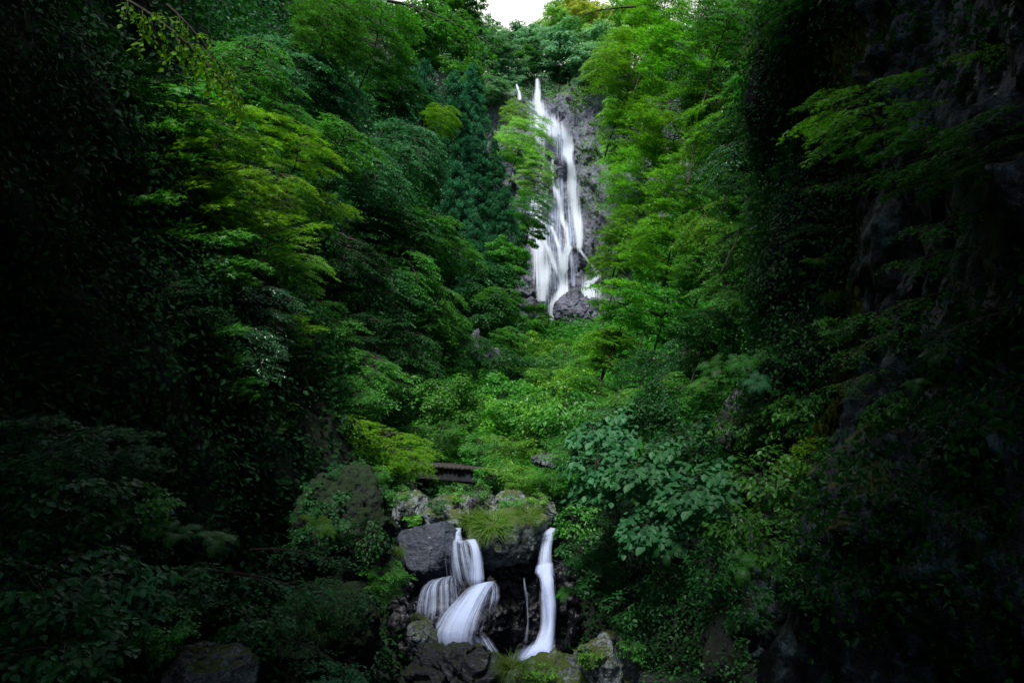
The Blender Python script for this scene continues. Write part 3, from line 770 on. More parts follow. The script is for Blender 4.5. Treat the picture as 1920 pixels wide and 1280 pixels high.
rock(747, 980, 862, 1085, 13.3, 'grey', 'smooth blue grey boulder beside the lip of the left cascade', 101, cuts=6, rough=.05, fine=.012)
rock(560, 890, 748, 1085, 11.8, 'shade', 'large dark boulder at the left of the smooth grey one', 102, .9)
rock(733, 924, 805, 1000, 14.6, 'lichen', 'lichen spotted boulder with a sprig, left of the bridge opening', 103)
rock(800, 952, 882, 1005, 14.4, 'lichen', 'pale lichen slab just above the smooth grey boulder', 104, cuts=12)
rock(796, 928, 875, 968, 15.6, 'mossy', 'low boulder with yellow moss on top below the bridge', 105)
rock(860, 920, 950, 985, 15.4, 'brown', 'flat brownish boulder behind the grassy central boulder', 106, cuts=11)
rock(872, 960, 1036, 1052, 13.5, 'mossy', 'central boulder topped by grass and lichen between the two cascades', 107, .7, rough=.09)
rock(925, 925, 1000, 985, 14.8, 'lichen', 'white lichen boulder among weeds upstream of the central boulder', 117)
rock(985, 932, 1045, 990, 14.2, 'lichen', 'small pale boulder with round lichen spots above the right cascade', 108)
rock(895, 1010, 1030, 1100, 14.05, 'wet', 'wet black overhanging rock under the grassy central boulder', 109, .7, cuts=12)
rock(835, 1005, 915, 1130, 13.8, 'wet', 'wet dark dome under the upper left cascade veil', 110, .8)
rock(782, 1082, 865, 1200, 13.3, 'wet', 'rounded wet rock under the thin left veil', 111, .9)
rock(845, 1092, 945, 1230, 13.3, 'wet', 'rounded wet rock beneath the fan of the left cascade', 112, .9)
rock(905, 1078, 990, 1250, 13.75, 'wet', 'tall wet black rock between the two cascades', 113, .8)
rock(982, 1072, 1022, 1250, 13.45, 'wet', 'narrow dark rock ledge at the foot of the right cascade', 114, .9)
rock(960, 1000, 1080, 1260, 14.55, 'wet', 'dark rock step carrying the right cascade', 115, .5)
rock(740, 1040, 860, 1250, 14.55, 'wet', 'black rock step behind the left cascade veil', 116, .5)
rock(738, 1206, 948, 1345, 9.6, 'wetledge', 'jagged wet foreground rock with ridged layers below the left cascade', 121, .8, cuts=12, rough=.15, fine=.04, strata=3.2, nsub=96)
rock(757, 1168, 815, 1222, 10.1, 'lichen', 'small pointed rock resting on the jagged wet foreground rock', 122)
rock(764, 1152, 800, 1180, 11.2, 'mossy', 'dark mossy rock behind the small pointed rock', 123)
rock(930, 1246, 1130, 1370, 9.0, 'mossy', 'low mossy foreground boulder in front of the right cascade', 124, .8, nsub=96)
rock(1060, 1200, 1195, 1345, 8.9, 'lichen', 'rounded lichen boulder at the bottom beside the right gorge wall', 125, .9, nsub=96)
rock(300, 1198, 460, 1340, 6.2, 'lichen', 'pale lichen covered rock under the bare twig in the lower left corner area', 126, .9, nsub=96)
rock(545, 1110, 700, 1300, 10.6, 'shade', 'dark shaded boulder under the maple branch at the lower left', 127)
rock(1040, 538, 1096, 614, 73.2, 'cliff_far', 'big grey boulder splitting the foot of the tall waterfall', 131, .7, cuts=8, rough=.06)
rock(1078, 562, 1122, 625, 72.6, 'cliff_far', 'dark jagged boulder at the right foot of the tall waterfall', 132, .8)
rock(1040, 280, 1068, 350, 81, 'mossy', 'mossy rib of rock parting the waterfall halfway up', 133, .6, cuts=4, rough=.05)
rock(880, 620, 905, 690, 34, 'cliff_far', 'grey bare rock showing between shrubs on the left slope', 134)
rock(905, 655, 945, 700, 33, 'cliff_far', 'lower grey bare rock among shrubs on the left slope', 135)
rock(1345, 740, 1450, 860, 12.2, 'brown', 'brown bare bank of rock under the ferns on the right', 136, .6)
rock(1000, 846, 1052, 880, 17, 'lichen', 'small white rock half buried in shrubs right of the bridge', 137)
print('rocks', time.time()-T0)

# ------------------------------------------------------------------ cascades and pool
B3, B4 = (720, 840), (720, 1040)
def q3(x, y): return (B3[0]+x/5.333, B3[1]+y/5.333)
def q4(x, y): return (B4[0]+x/5.333, B4[1]+y/5.333)
def casc(parent, rows, mat, qf, **kw):
    rr = []
    for (xl, yl, xr, yr, Y) in rows:
        w_ = (xr-xl)*.13; a, b = qf(xl-w_, yl), qf(xr+w_, yr); rr.append((a[0], a[1], b[0], b[1], Y))
    o = ribbon('veil', rr, mat, parent, **kw); o.matrix_parent_inverse = Matrix.Translation(-parent.location); return o
CA, CT = M['cas'], M['cas_thin']
ca = thing('cascade', 'left cascade fanning over rounded wet rocks in silky veils', 'cascade', tuple(P(860, 1210, 12)))
casc(ca, [(665, 795, 775, 790, 13.5), (705, 840, 770, 830, 13.2), (700, 900, 780, 900, 12.95), (660, 960, 830, 960, 12.75)], CA, q3, fade_bot=.3)
casc(ca, [(700, 905, 800, 930, 12.95), (650, 950, 860, 930, 12.7), (625, 1060, 900, 1000, 12.5), (615, 1200, 960, 1150, 12.4), (640, 1330, 1000, 1290, 12.4), (700, 1430, 1010, 1400, 12.4)], CT, q3, ncol=28, bulge=.2, fade_bot=.25)
casc(ca, [(780, 930, 900, 885, 12.85), (820, 940, 930, 910, 12.6), (850, 1010, 965, 1000, 12.42), (850, 1150, 1000, 1150, 12.34), (845, 1290, 1015, 1290, 12.3), (850, 1380, 1010, 1400, 12.3)], CA, q3, ncol=20, bulge=.12, fade_bot=.2)
casc(ca, [(560, 230, 700, 190, 12.6), (420, 300, 720, 230, 12.3), (350, 400, 760, 300, 12.15), (325, 520, 790, 420, 12.1), (320, 620, 780, 560, 12.05), (400, 720, 640, 720, 12.0)], CT, q4, ncol=30, bulge=.15, fade_bot=.3)
casc(ca, [(470, 250, 600, 210, 12.45), (390, 330, 510, 290, 12.15), (340, 450, 490, 400, 12.0), (320, 580, 480, 560, 11.95), (400, 720, 470, 720, 11.95)], CT, q4, ncol=16, bulge=.08, fade_bot=.3)
casc(ca, [(960, 280, 1090, 255, 12.45), (860, 320, 1090, 270, 12.15), (760, 420, 1060, 330, 11.9), (640, 540, 1010, 470, 11.7), (540, 660, 970, 620, 11.5), (470, 780, 940, 770, 11.4), (480, 900, 910, 920, 11.35)], CA, q4, ncol=36, bulge=.15, fade_bot=.2)
casc(ca, [(900, 320, 1080, 265, 12.3), (800, 420, 1060, 300, 12.0), (700, 560, 980, 460, 11.7), (640, 700, 920, 660, 11.45), (640, 820, 890, 860, 11.3)], CA, q4, ncol=28, bulge=.1, fade_bot=.3)
casc(ca, [(1000, 270, 1100, 250, 12.45), (1000, 330, 1150, 310, 12.2), (960, 440, 1170, 430, 12.05), (940, 560, 1140, 540, 12.0), (930, 740, 1120, 760, 11.95)], CT, q4, ncol=20, bulge=.1, fade_bot=.5)
cb = thing('cascade', 'right cascade dropping as one narrow white chute beside the gorge wall', 'cascade', tuple(P(1010, 1230, 12)))
casc(cb, [(1640, 780, 1730, 800, 13.9), (1590, 850, 1710, 845, 13.4), (1570, 950, 1690, 930, 13.0), (1550, 1080, 1680, 1060, 12.8), (1530, 1190, 1690, 1180, 12.7), (1500, 1260, 1690, 1260, 12.5)], CA, q3, bulge=.1, fade_bot=.1)
casc(cb, [(1540, 90, 1680, 60, 12.75), (1520, 170, 1690, 160, 12.45), (1565, 260, 1705, 240, 12.2), (1565, 400, 1715, 400, 12.05), (1570, 560, 1725, 540, 12.0), (1565, 720, 1710, 720, 11.95), (1520, 840, 1700, 830, 11.85), (1440, 940, 1700, 930, 11.7), (1350, 1040, 1690, 990, 11.5), (1330, 1070, 1680, 1020, 11.4)], CA, q4, ncol=22, bulge=.12, fade_bot=.08, edge=.25)
casc(cb, [(1570, 120, 1675, 100, 12.6), (1560, 260, 1690, 240, 12.1), (1600, 480, 1720, 470, 11.95), (1620, 700, 1710, 690, 11.85), (1560, 860, 1695, 850, 11.7), (1450, 960, 1690, 960, 11.5), (1350, 1060, 1680, 1010, 11.3)], CA, q4, ncol=18, bulge=.1, fade_bot=.08, edge=.3)
casc(cb, [(1388, 220, 1408, 215, 12.55), (1390, 320, 1420, 310, 12.4), (1405, 420, 1440, 420, 12.3), (1420, 560, 1445, 560, 12.25), (1420, 700, 1450, 700, 12.2), (1370, 860, 1440, 860, 12.1), (1300, 990, 1420, 990, 11.9)], CT, q4, bulge=.04, fade_bot=.3)
casc(cb, [(880, 760, 1000, 760, 11.9), (900, 860, 1080, 850, 11.7), (960, 960, 1150, 960, 11.5), (1020, 1060, 1200, 1060, 11.3)], CT, q4, ncol=20, bulge=.05, fade_bot=.4, fade_top=.3)
casc(cb, [(1440, 880, 1640, 860, 11.6), (1330, 960, 1680, 940, 11.4), (1200, 1060, 1690, 1030, 11.15), (1150, 1120, 1700, 1100, 11.0)], M['mist'], q4, ncol=24, bulge=.1, fade_bot=.35, fade_top=.25)
px = np.linspace(-4, 4, 60); py = np.linspace(1.5, 13.3, 70)
PX, PY = np.meshgrid(px, py, indexing='ij'); PZ = -3.72+.03*fbm(np.stack([PX.ravel()*1.5, PY.ravel()*1.5, PX.ravel()*0], -1), 3, 81).reshape(PX.shape)
water = ob('water', mesh_quads('water', np.stack([PX, PY, PZ], -1).reshape(-1, 3), grid_quads(60, 70), smooth=True), M['pool'])
tag(water, kind='structure')

casc(ca, [(500, 700, 900, 700, 11.5), (480, 800, 940, 800, 11.3), (500, 900, 960, 900, 11.2), (560, 980, 980, 980, 11.1)], M['mist'], q4, ncol=24, bulge=.1, fade_bot=.4, fade_top=.4)
# ------------------------------------------------------------------ footbridge
BR = thing('footbridge', 'small dark footbridge of beams and round logs above the lower cascades', 'bridge', tuple(P(840, 880, 19.5)))
def box(x0, x1, y0, y1, z0, z1, bev=.015):
    import bmesh
    bm = bmesh.new(); bmesh.ops.create_cube(bm, size=1)
    for v in bm.verts: v.co = Vector(((x0+x1)/2+v.co.x*(x1-x0), (y0+y1)/2+v.co.y*(y1-y0), (z0+z1)/2+v.co.z*(z1-z0)))
    bmesh.ops.bevel(bm, geom=bm.edges[:], offset=bev, segments=2, affect='EDGES')
    me = bpy.data.meshes.new('beam'); bm.to_mesh(me); bm.free(); return me
for (y0, y1) in ((-.02, .16), (1.0, 1.18)):
    b = ob('beam', box(-1.25, 1.1, y0, y1, -.25, -.0), M['wood'], BR)
tb0 = Tubes(); tb0.add(np.array([(0, -.1, .052), (0, .5, .055), (0, 1.28, .05)]), .05, .047, 10)
lm = tb0.mesh('deck_log')
import bmesh
bm = bmesh.new(); bm.from_mesh(lm); bmesh.ops.holes_fill(bm, edges=[e for e in bm.edges if e.is_boundary]); bm.to_mesh(lm); bm.free()
rr = random.Random(5)
for k in range(21):
    o = ob('deck_log', lm, M['log'], BR); o.location = (-1.05+k*.1, rr.uniform(-.02, .02), rr.uniform(-.005, .005))
for x in (-1.0, .55):
    ob('abutment', box(x-.3, x+.3, .0, 1.2, -1.0, -.245, .04), M['shade'], BR)
BR.rotation_euler = (0, R_(3.5), R_(-8))

# ------------------------------------------------------------------ near right cliff
def near_cliff():
    n1, n2 = 260, 320
    s = np.linspace(0, 1, n1); zz = np.linspace(-4.2, 11, n2)
    # plan path from behind the camera forward along the wall, then round the corner into a recess
    path = np.array([(3.6, 1.0), (3.55, 3.0), (3.5, 5.0), (3.55, 7.0), (3.6, 8.6), (3.75, 9.8), (4.1, 10.6), (4.9, 11.2), (6.2, 11.6), (7.5, 12.2)])
    seg = np.concatenate([[0], np.cumsum(np.linalg.norm(np.diff(path, axis=0), axis=1))]); seg /= seg[-1]
    bx, by = np.interp(s, seg, path[:, 0]), np.interp(s, seg, path[:, 1])
    S, Z = np.meshgrid(s, zz, indexing='ij'); X = np.repeat(bx[:, None], n2, 1); Y = np.repeat(by[:, None], n2, 1)
    low = sstep(.6, -1.2, Z)*sstep(4.5, 7.5, Y)
    X = X-low*1.0*sstep(12.5, 9, Y) + .10*np.maximum(0, Z)-.02*np.maximum(0, Z-4)**2*0
    q = np.stack([X, Y, Z], -1).reshape(-1, 3)
    wv = fbm(q*1.2, 3, 90)[:, None]*.3
    d = fbm(q*.5, 4, 91)*.30+facet(q*np.array([.9, .9, .55])+wv, 92)*.19+facet(q*np.array([2.6, 2.6, 1.9])+wv, 94)*.10+fbm(q*5, 4, 93)*.05
    X = X+d.reshape(X.shape); Y = Y+.4*d.reshape(X.shape)
    return np.stack([X, Y, Z], -1), grid_quads(n1, n2)
CLG, q = near_cliff(); v = CLG.reshape(-1, 3)
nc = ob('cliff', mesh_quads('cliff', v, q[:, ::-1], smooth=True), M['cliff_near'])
tag(nc, 'dark lichen blotched cliff filling the right side with a mossy left edge', 'cliff')

def mC(c, n):
    x, y, z = yz(c); sh = c.shape
    k = fbm(c.reshape(-1, 3)*.55, 3, 95).reshape(sh[:-1])
    return np.where(k > np.where(z > 2.8, -.15, .12), 1.0, .04)*np.where((y > 8) & (y < 10.2) & (z > -.6) & (z < 2.6), .15, 1)*(y > 4.5)*np.where((z < .8) & (z > -1.6), 2.2, 1)*np.where(z < -1.8, .25, 1)*np.where(y > 10, 1.6, 1)
tag(scatter('ivy', mC, 6500, lambda d: np.random.default_rng(2).uniform(.03, .075, len(d)), M['dark'], 65, OV, 14, GR=CLG[:, ::-1]), 'dark ivy and small climbers straggling over the near cliff')
def mM(c, n):
    x, y, z = yz(c); k = fbm(c.reshape(-1, 3)*np.array([1.6, 1.6, .4]), 3, 98).reshape(c.shape[:-1])
    return (y > 9.0)*(y < 10.9)*(z > -.8)*(z < 4.6)*np.where(k > -.15, 1, .05)
def scatter_moss(n):
    rng = np.random.default_rng(99); GR = CLG[:, ::-1]
    a = GR[:-1, :-1]; b = GR[1:, :-1]; c = GR[:-1, 1:]
    cen = (b+c)/2; nr = np.cross(b-a, c-a); ar = np.linalg.norm(nr, axis=-1); nr = -nrm(nr)
    w = (ar*mM(cen, nr)).ravel(); idx = rng.choice(len(w), n, p=w/w.sum()); i, j = np.unravel_index(idx, ar.shape)
    LV = Leaves(); p = a[i, j]+(b-a)[i, j]*rng.uniform(0, 1, (n, 1))+(c-a)[i, j]*rng.uniform(0, 1, (n, 1)); nn = nr[i, j]
    for k in range(5):
        LV.add(p+nn*.01+rng.normal(0, .03, (n, 3)), nrm(np.array([0, 0, -1.])+nn*.25+rng.normal(0, .25, (n, 3))), nrm(nn+rng.normal(0, .3, (n, 3))), rng.uniform(.04, .12, n), np.clip(.5+rng.normal(0, .25, n), 0, 1))
    o = ob('moss', LV.mesh('moss', LAN), M['moss']); tag(o, 'yellowish brown moss hanging down the left edge of the near cliff', None, None, 'stuff')
scatter_moss(9000)
# ------------------------------------------------------------------ trees, bushes, ferns
FLOAT = []
CNT = {}
FIRST = {}
NAMES = {'maple': 'maple_tree', 'leafy': 'broadleaf_tree', 'fine': 'maple_tree', 'broad': 'broadleaf_tree', 'cedar': 'cedar_tree', 'shrub': 'shrub', 'bush': 'leafy_bush', 'branch': 'overhanging_branch'}
CATS = {'maple_tree': 'tree', 'broadleaf_tree': 'tree', 'cedar_tree': 'tree', 'shrub': 'shrub', 'leafy_bush': 'bush', 'overhanging_branch': 'branch'}
rp = random.Random(77)

def put(kind, mat, root, quat, s, label, group=None):
    pr = PR[kind]; nm = NAMES[kind.split('_')[0]]
    if kind not in FIRST:
        o = thing(nm, label, CATS[nm], group=group)
        woody = CATS[nm] == 'tree'
        ob('crown' if woody else 'foliage', pr['crown'], M[mat], o)
        ob('trunk' if woody else 'stem', pr['trunk'], M['bark'], o)
        FIRST[kind] = o
    else:
        o = copy_thing(FIRST[kind], label, group)
        for c in o.children:
            if c.name.split('.')[0] in ('crown', 'foliage'): c.material_slots[0].material = M[mat]
    o.location = root; o.rotation_mode = 'QUATERNION'; o.rotation_quaternion = quat; o.scale = (s, s, s)
    return o

def tree(kind, u, v, Y, rpx, mat, label, side='L', group=None):
    pr = PR[kind]; C = P(u, v, Y); R = rpx/FPX*Y; s = R/pr['R']
    if kind.startswith('cedar') or side == 'F':
        d = Vector((0, 0, 1))
    else:
        zb = C[2]-1.3*R; xb = wall_x(side, C[1], zb); xb = xb-.6 if side == 'L' else xb+.6
        B = np.array([xb, C[1]+.3*R, zb]); d = Vector(C-B)
        if d.z < 3.0*math.hypot(d.x, d.y): d.z = 3.0*math.hypot(d.x, d.y)
        d.normalize()
    q = Vector((0, 0, 1)).rotation_difference(d) @ Quaternion((0, 0, 1), rp.uniform(0, 6.28))
    c0 = Vector((0, 0, pr['H']*s)); root = Vector(C)-(d*c0.z)
    put(kind, mat, root, q, s, label, group)
    zf = float(z_floor(root.y)); xw = wall_x(side if side in 'LR' else 'L', root.y, root.z)
    if side == 'L' and root.x > xw+.8 and root.z > zf+.3: FLOAT.append((label, round(root.x-xw, 1)))
    if side == 'R' and root.x < xw-.8 and root.z > zf+.3: FLOAT.append((label, round(root.x-xw, 1)))

def plant(kind, u, v, Y, rpx, mat, label, lean=(0, -.2), group=None):
    pr = PR[kind]; C = P(u, v, Y); s = rpx/FPX*Y/pr['R']
    d = Vector((lean[0], lean[1], 1)).normalized()
    q = Vector((0, 0, 1)).rotation_difference(d) @ Quaternion((0, 0, 1), rp.uniform(0, 6.28))
    root = Vector(C)-d*(pr['H']*s)
    put(kind, mat, root, q, s, label, group)

def branch(kind, u, v, Y, rpx, mat, label, yaw, roll=0, pitch=0, group=None):
    pr = PR[kind]; C = P(u, v, Y); s = rpx/FPX*Y/pr['R']
    q = Quaternion((0, 0, 1), R_(yaw)) @ Quaternion((0, 1, 0), R_(pitch)) @ Quaternion((1, 0, 0), R_(roll))
    root = Vector(C)-q @ Vector((pr['R']*s, 0, 0))
    put(kind, mat, root, q, s, label, group)

FN = {}
def fern(k, u, v, Y, rpx, mat, label, tilt=(0, -.4), group=None):
    s = rpx/FPX*Y/.85; C = P(u, v, Y)
    if ('f', k) not in FN:
        o = tag(ob('fern', FERN[k], M[mat]), label, 'fern', group); FN[('f', k)] = o
    else:
        o = FN[('f', k)].copy(); link(o); o['label'] = label; o.material_slots[0].material = M[mat]
    o.location = C; o.scale = (s, s, s); o.rotation_mode = 'QUATERNION'
    o.rotation_quaternion = Vector((0, 0, 1)).rotation_difference(Vector((tilt[0], tilt[1], 1)).normalized()) @ Quaternion((0, 0, 1), rp.uniform(0, 6.28))
def tuft(k, u, v, Y, rpx, label, tilt=(0, -.3), mat='grass'):
    s = rpx/FPX*Y/.40; C = P(u, v, Y)
    if ('g', k) not in FN:
        o = tag(ob('grass_tuft', GRASS[k], M[mat]), label, 'grass tuft'); FN[('g', k)] = o
    else:
        o = FN[('g', k)].copy(); link(o); o['label'] = label; o.material_slots[0].material = M[mat]
    o.location = C; o.scale = (s, s, s); o.rotation_mode = 'QUATERNION'
    o.rotation_quaternion = Vector((0, 0, 1)).rotation_difference(Vector((tilt[0], tilt[1], 1)).normalized()) @ Quaternion((0, 0, 1), rp.uniform(0, 6.28))

#TREES_BEGIN
T = tree
# --- hill above the waterfall
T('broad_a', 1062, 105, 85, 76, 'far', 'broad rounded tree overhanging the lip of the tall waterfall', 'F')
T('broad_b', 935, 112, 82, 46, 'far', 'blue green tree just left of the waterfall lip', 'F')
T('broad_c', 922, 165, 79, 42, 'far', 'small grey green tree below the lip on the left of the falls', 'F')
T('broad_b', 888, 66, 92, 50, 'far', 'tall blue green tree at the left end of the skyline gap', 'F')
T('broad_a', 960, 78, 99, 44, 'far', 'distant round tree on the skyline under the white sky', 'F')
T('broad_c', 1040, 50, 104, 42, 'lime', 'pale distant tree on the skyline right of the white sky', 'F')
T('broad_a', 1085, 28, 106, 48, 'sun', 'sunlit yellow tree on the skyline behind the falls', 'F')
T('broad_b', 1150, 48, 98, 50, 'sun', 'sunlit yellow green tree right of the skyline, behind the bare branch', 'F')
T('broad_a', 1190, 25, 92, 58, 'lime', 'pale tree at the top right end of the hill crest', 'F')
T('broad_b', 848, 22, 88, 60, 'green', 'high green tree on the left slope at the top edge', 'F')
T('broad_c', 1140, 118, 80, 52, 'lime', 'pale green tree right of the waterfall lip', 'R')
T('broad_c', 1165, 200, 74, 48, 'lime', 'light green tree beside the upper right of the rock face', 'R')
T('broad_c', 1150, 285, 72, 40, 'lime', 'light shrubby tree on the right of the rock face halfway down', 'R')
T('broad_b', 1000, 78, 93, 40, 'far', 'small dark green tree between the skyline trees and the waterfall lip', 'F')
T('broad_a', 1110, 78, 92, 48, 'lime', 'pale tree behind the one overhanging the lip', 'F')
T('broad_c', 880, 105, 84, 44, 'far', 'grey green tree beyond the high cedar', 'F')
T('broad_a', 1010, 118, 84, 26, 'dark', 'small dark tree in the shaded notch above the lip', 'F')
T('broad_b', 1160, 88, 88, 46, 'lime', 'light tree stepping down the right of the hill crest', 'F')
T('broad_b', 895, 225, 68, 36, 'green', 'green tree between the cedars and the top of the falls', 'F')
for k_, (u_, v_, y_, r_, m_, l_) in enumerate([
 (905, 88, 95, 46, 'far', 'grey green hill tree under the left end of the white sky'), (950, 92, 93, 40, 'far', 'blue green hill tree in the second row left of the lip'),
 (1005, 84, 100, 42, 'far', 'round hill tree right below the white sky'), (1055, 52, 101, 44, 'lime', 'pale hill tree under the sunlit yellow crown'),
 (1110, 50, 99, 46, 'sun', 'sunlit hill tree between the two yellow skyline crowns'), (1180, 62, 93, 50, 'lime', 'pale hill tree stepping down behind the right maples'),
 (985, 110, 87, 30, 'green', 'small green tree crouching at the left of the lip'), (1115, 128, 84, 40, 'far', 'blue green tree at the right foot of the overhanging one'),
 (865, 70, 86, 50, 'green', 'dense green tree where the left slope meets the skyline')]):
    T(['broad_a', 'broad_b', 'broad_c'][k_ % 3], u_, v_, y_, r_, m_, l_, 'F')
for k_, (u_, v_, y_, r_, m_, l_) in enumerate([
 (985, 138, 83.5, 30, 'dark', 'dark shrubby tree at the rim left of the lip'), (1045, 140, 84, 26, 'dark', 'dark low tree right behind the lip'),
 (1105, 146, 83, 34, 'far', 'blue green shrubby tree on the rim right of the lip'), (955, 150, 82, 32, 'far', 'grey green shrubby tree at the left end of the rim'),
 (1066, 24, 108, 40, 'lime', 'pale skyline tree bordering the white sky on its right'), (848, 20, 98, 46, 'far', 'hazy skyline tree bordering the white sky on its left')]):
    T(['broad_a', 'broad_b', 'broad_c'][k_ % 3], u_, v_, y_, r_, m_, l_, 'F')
# --- cedars and slope to the left of the falls
T('cedar_a', 850, 250, 56, 130, 'cedar', 'tall dark cedar with rounded blue green tufts left of the falls')
T('cedar_b', 795, 220, 58, 120, 'cedar', 'dark cedar standing behind the grey leaved tree')
T('cedar_a', 893, 330, 53, 110, 'cedar', 'dark cedar nearest to the waterfall')
T('cedar_b', 858, 400, 50, 110, 'cedar', 'lower dark cedar half hidden by broadleaf trees')
T('cedar_b', 945, 430, 50, 90, 'cedar', 'short dark cedar beside the middle of the falls')
T('cedar_a', 760, 130, 60, 90, 'cedar', 'dark cedar high on the left slope')
T('broad_b', 820, 95, 70, 70, 'green', 'mid green tree above the cedars')
T('broad_a', 870, 150, 68, 50, 'green', 'round green tree between the cedars and the hill crest')
T('fine_a', 982, 262, 56, 66, 'lime', 'pale lime young tree standing in front of the upper falls')
T('fine_b', 1008, 328, 55, 52, 'lime', 'pale lime lower tree whose leaves cross the white water')
T('fine_a', 1000, 388, 47, 44, 'green', 'darker thin branched tree reaching across the middle of the falls')
T('broad_b', 960, 500, 46, 52, 'green', 'leafy slope tree at the left edge of the lower falls')
T('broad_a', 915, 540, 43, 60, 'dark', 'dark leafy tree on the slope left of the waterfall foot')
T('shrub_b', 1002, 602, 48, 40, 'green', 'green shrub on the mound at the waterfall foot')
T('shrub_b', 965, 620, 42, 48, 'green', 'green shrub lower on the mound below the falls')
T('shrub_a', 1062, 655, 50, 36, 'bright', 'bright low shrub on top of the mound in front of the falls', 'F')
T('shrub_b', 1005, 665, 40, 46, 'bright', 'bright shrub at the foot of the mound')
T('shrub_b', 930, 600, 40, 55, 'dark', 'dark shrub clump beside the bare grey rock')
# --- middle of the left slope
T('leafy_b', 765, 275, 33, 105, 'teal', 'grey green tree with drooping sprays in the upper left centre')
T('leafy_b', 690, 320, 29, 100, 'teal', 'grey green tree lower left of the drooping one')
T('leafy_a', 560, 130, 28, 105, 'teal', 'silvery leaved tree near the hanging branch at the top left')
T('leafy_b', 622, 175, 29, 90, 'teal', 'silvery green drooping tree beside a pale bare limb')
T('fine_a', 705, 55, 36, 110, 'green', 'high maple with dark limb at the top left of centre')
T('fine_b', 620, 35, 28, 100, 'green', 'maple at the top edge left of centre')
T('broad_b', 790, 55, 48, 75, 'green', 'dark green tree at the top edge beside the skyline trees')
T('broad_c', 745, 165, 44, 70, 'dark', 'shadowed tree between the top maples and the cedars')
T('fine_b', 830, 220, 40, 42, 'yellow', 'small yellow green maple glowing in front of the cedars')
T('leafy_a', 800, 430, 33, 90, 'green', 'mid green tree below the cedars on the left slope')
T('leafy_a', 860, 480, 36, 62, 'green', 'fresh green tree edging the dark slope left of the falls')
T('broad_c', 735, 420, 31, 95, 'dark', 'dark tree hollowed by shadow left of centre')
T('leafy_a', 700, 545, 27, 110, 'dark', 'dark drooping tree on the lower left slope')
T('leafy_b', 820, 570, 31, 85, 'green', 'drooping green tree over the bare grey rock')
T('leafy_a', 640, 640, 24, 105, 'shadeleaf', 'deep shaded tree above the yellow maple bush')
T('leafy_b', 760, 650, 27, 85, 'dark', 'dark tree low on the left slope behind the shrubs')
T('fine_b', 880, 660, 32, 60, 'dark', 'dark low tree around the bare rock patch')
T('leafy_a', 650, 480, 25, 90, 'shadeleaf', 'black green tree behind the yellow maples')
# --- near left maples
T('maple_a', 565, 275, 19, 95, 'yellow', 'glowing yellow green maple, topmost of the left maples')
T('maple_b', 520, 350, 18, 90, 'yellow', 'yellow green maple just below the topmost left maple')
T('maple_a', 500, 450, 16, 105, 'yellow', 'yellow green maple in the middle of the left side')
T('maple_b', 560, 500, 17, 80, 'bright', 'bright green maple reaching toward the centre from the left')
T('maple_big', 430, 370, 14.5, 110, 'yellow', 'layered dark yellow maple left of the glowing ones')
T('maple_big', 310, 330, 13.5, 120, 'yellow', 'shaded maple with big leaves in the left darkness')
T('leafy_a', 475, 570, 14.5, 95, 'gloss', 'glossy leaved tree under the yellow maples')
T('maple_big', 400, 480, 13.5, 110, 'green', 'green maple sinking into shadow at the left')
T('leafy_b', 450, 650, 13.5, 100, 'gloss', 'glossy drooping branches at the lower end of the left maples')
T('maple_big', 210, 430, 12, 130, 'green', 'dark maple far into the left shade')
T('maple_big', 150, 310, 12, 130, 'green', 'barely lit maple in the upper left darkness')
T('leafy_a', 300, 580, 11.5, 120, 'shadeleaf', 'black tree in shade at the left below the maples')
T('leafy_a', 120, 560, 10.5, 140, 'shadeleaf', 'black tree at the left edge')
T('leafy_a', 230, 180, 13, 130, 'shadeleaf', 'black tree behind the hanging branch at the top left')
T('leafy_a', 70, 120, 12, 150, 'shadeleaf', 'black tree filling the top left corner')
T('leafy_a', 560, 720, 18, 90, 'shadeleaf', 'dark bushy tree above the low yellow maple')
# --- right slope
T('fine_a', 1195, 110, 31, 95, 'bright', 'bright maple at the upper right of the falls')
T('fine_b', 1290, 90, 27, 105, 'bright', 'bright green maple high on the right slope')
T('fine_b', 1190, 225, 31, 85, 'bright', 'bright layered maple beside the upper rock face')
T('fine_a', 1275, 225, 26, 105, 'bright', 'large bright maple in the middle of the right slope')
T('fine_a', 1210, 330, 28, 95, 'bright', 'bright maple overlapping the right of the rock face')
T('fine_b', 1300, 355, 23, 100, 'bright', 'leafy bright maple right of the falls at mid height')
T('fine_b', 1185, 440, 27, 85, 'bright', 'bright maple leaning over the lower falls from the right')
T('fine_a', 1260, 460, 23, 105, 'bright', 'full green maple above the dark hollow on the right')
T('leafy_a', 1180, 560, 25, 80, 'bright', 'bright broadleaf tree right of the waterfall foot')
T('leafy_a', 1250, 580, 21, 95, 'green', 'green broadleaf tree on the right slope below the maples')
T('leafy_b', 1335, 500, 19, 85, 'green', 'drooping green tree above the ferns on the right')
T('leafy_b', 1345, 170, 21, 90, 'green', 'glossy green tree below the top right branch')
T('leafy_b', 1405, 240, 18, 85, 'gloss', 'dark glossy tree with shining leaves on the upper right')
T('leafy_b', 1400, 360, 14.5, 75, 'gloss', 'shiny leaved tree whose leaves catch the sky, right of the maples')
T('leafy_a', 1440, 110, 16, 90, 'dark', 'dark tree at the top right behind the near maple')
T('leafy_a', 1450, 470, 13, 60, 'green', 'small green tree against the mossy cliff edge')
T('leafy_a', 1150, 650, 25, 70, 'bright', 'bright bushy tree at the right of the mound')
T('leafy_b', 1225, 690, 20, 80, 'dark', 'dark tree in the hollow above the broad leaved bushes')
T('leafy_a', 1120, 735, 21, 62, 'green', 'green bushy tree over the stream on the right')
T('leafy_a', 1330, 610, 16, 70, 'dark', 'dark tree behind the hanging ferns')
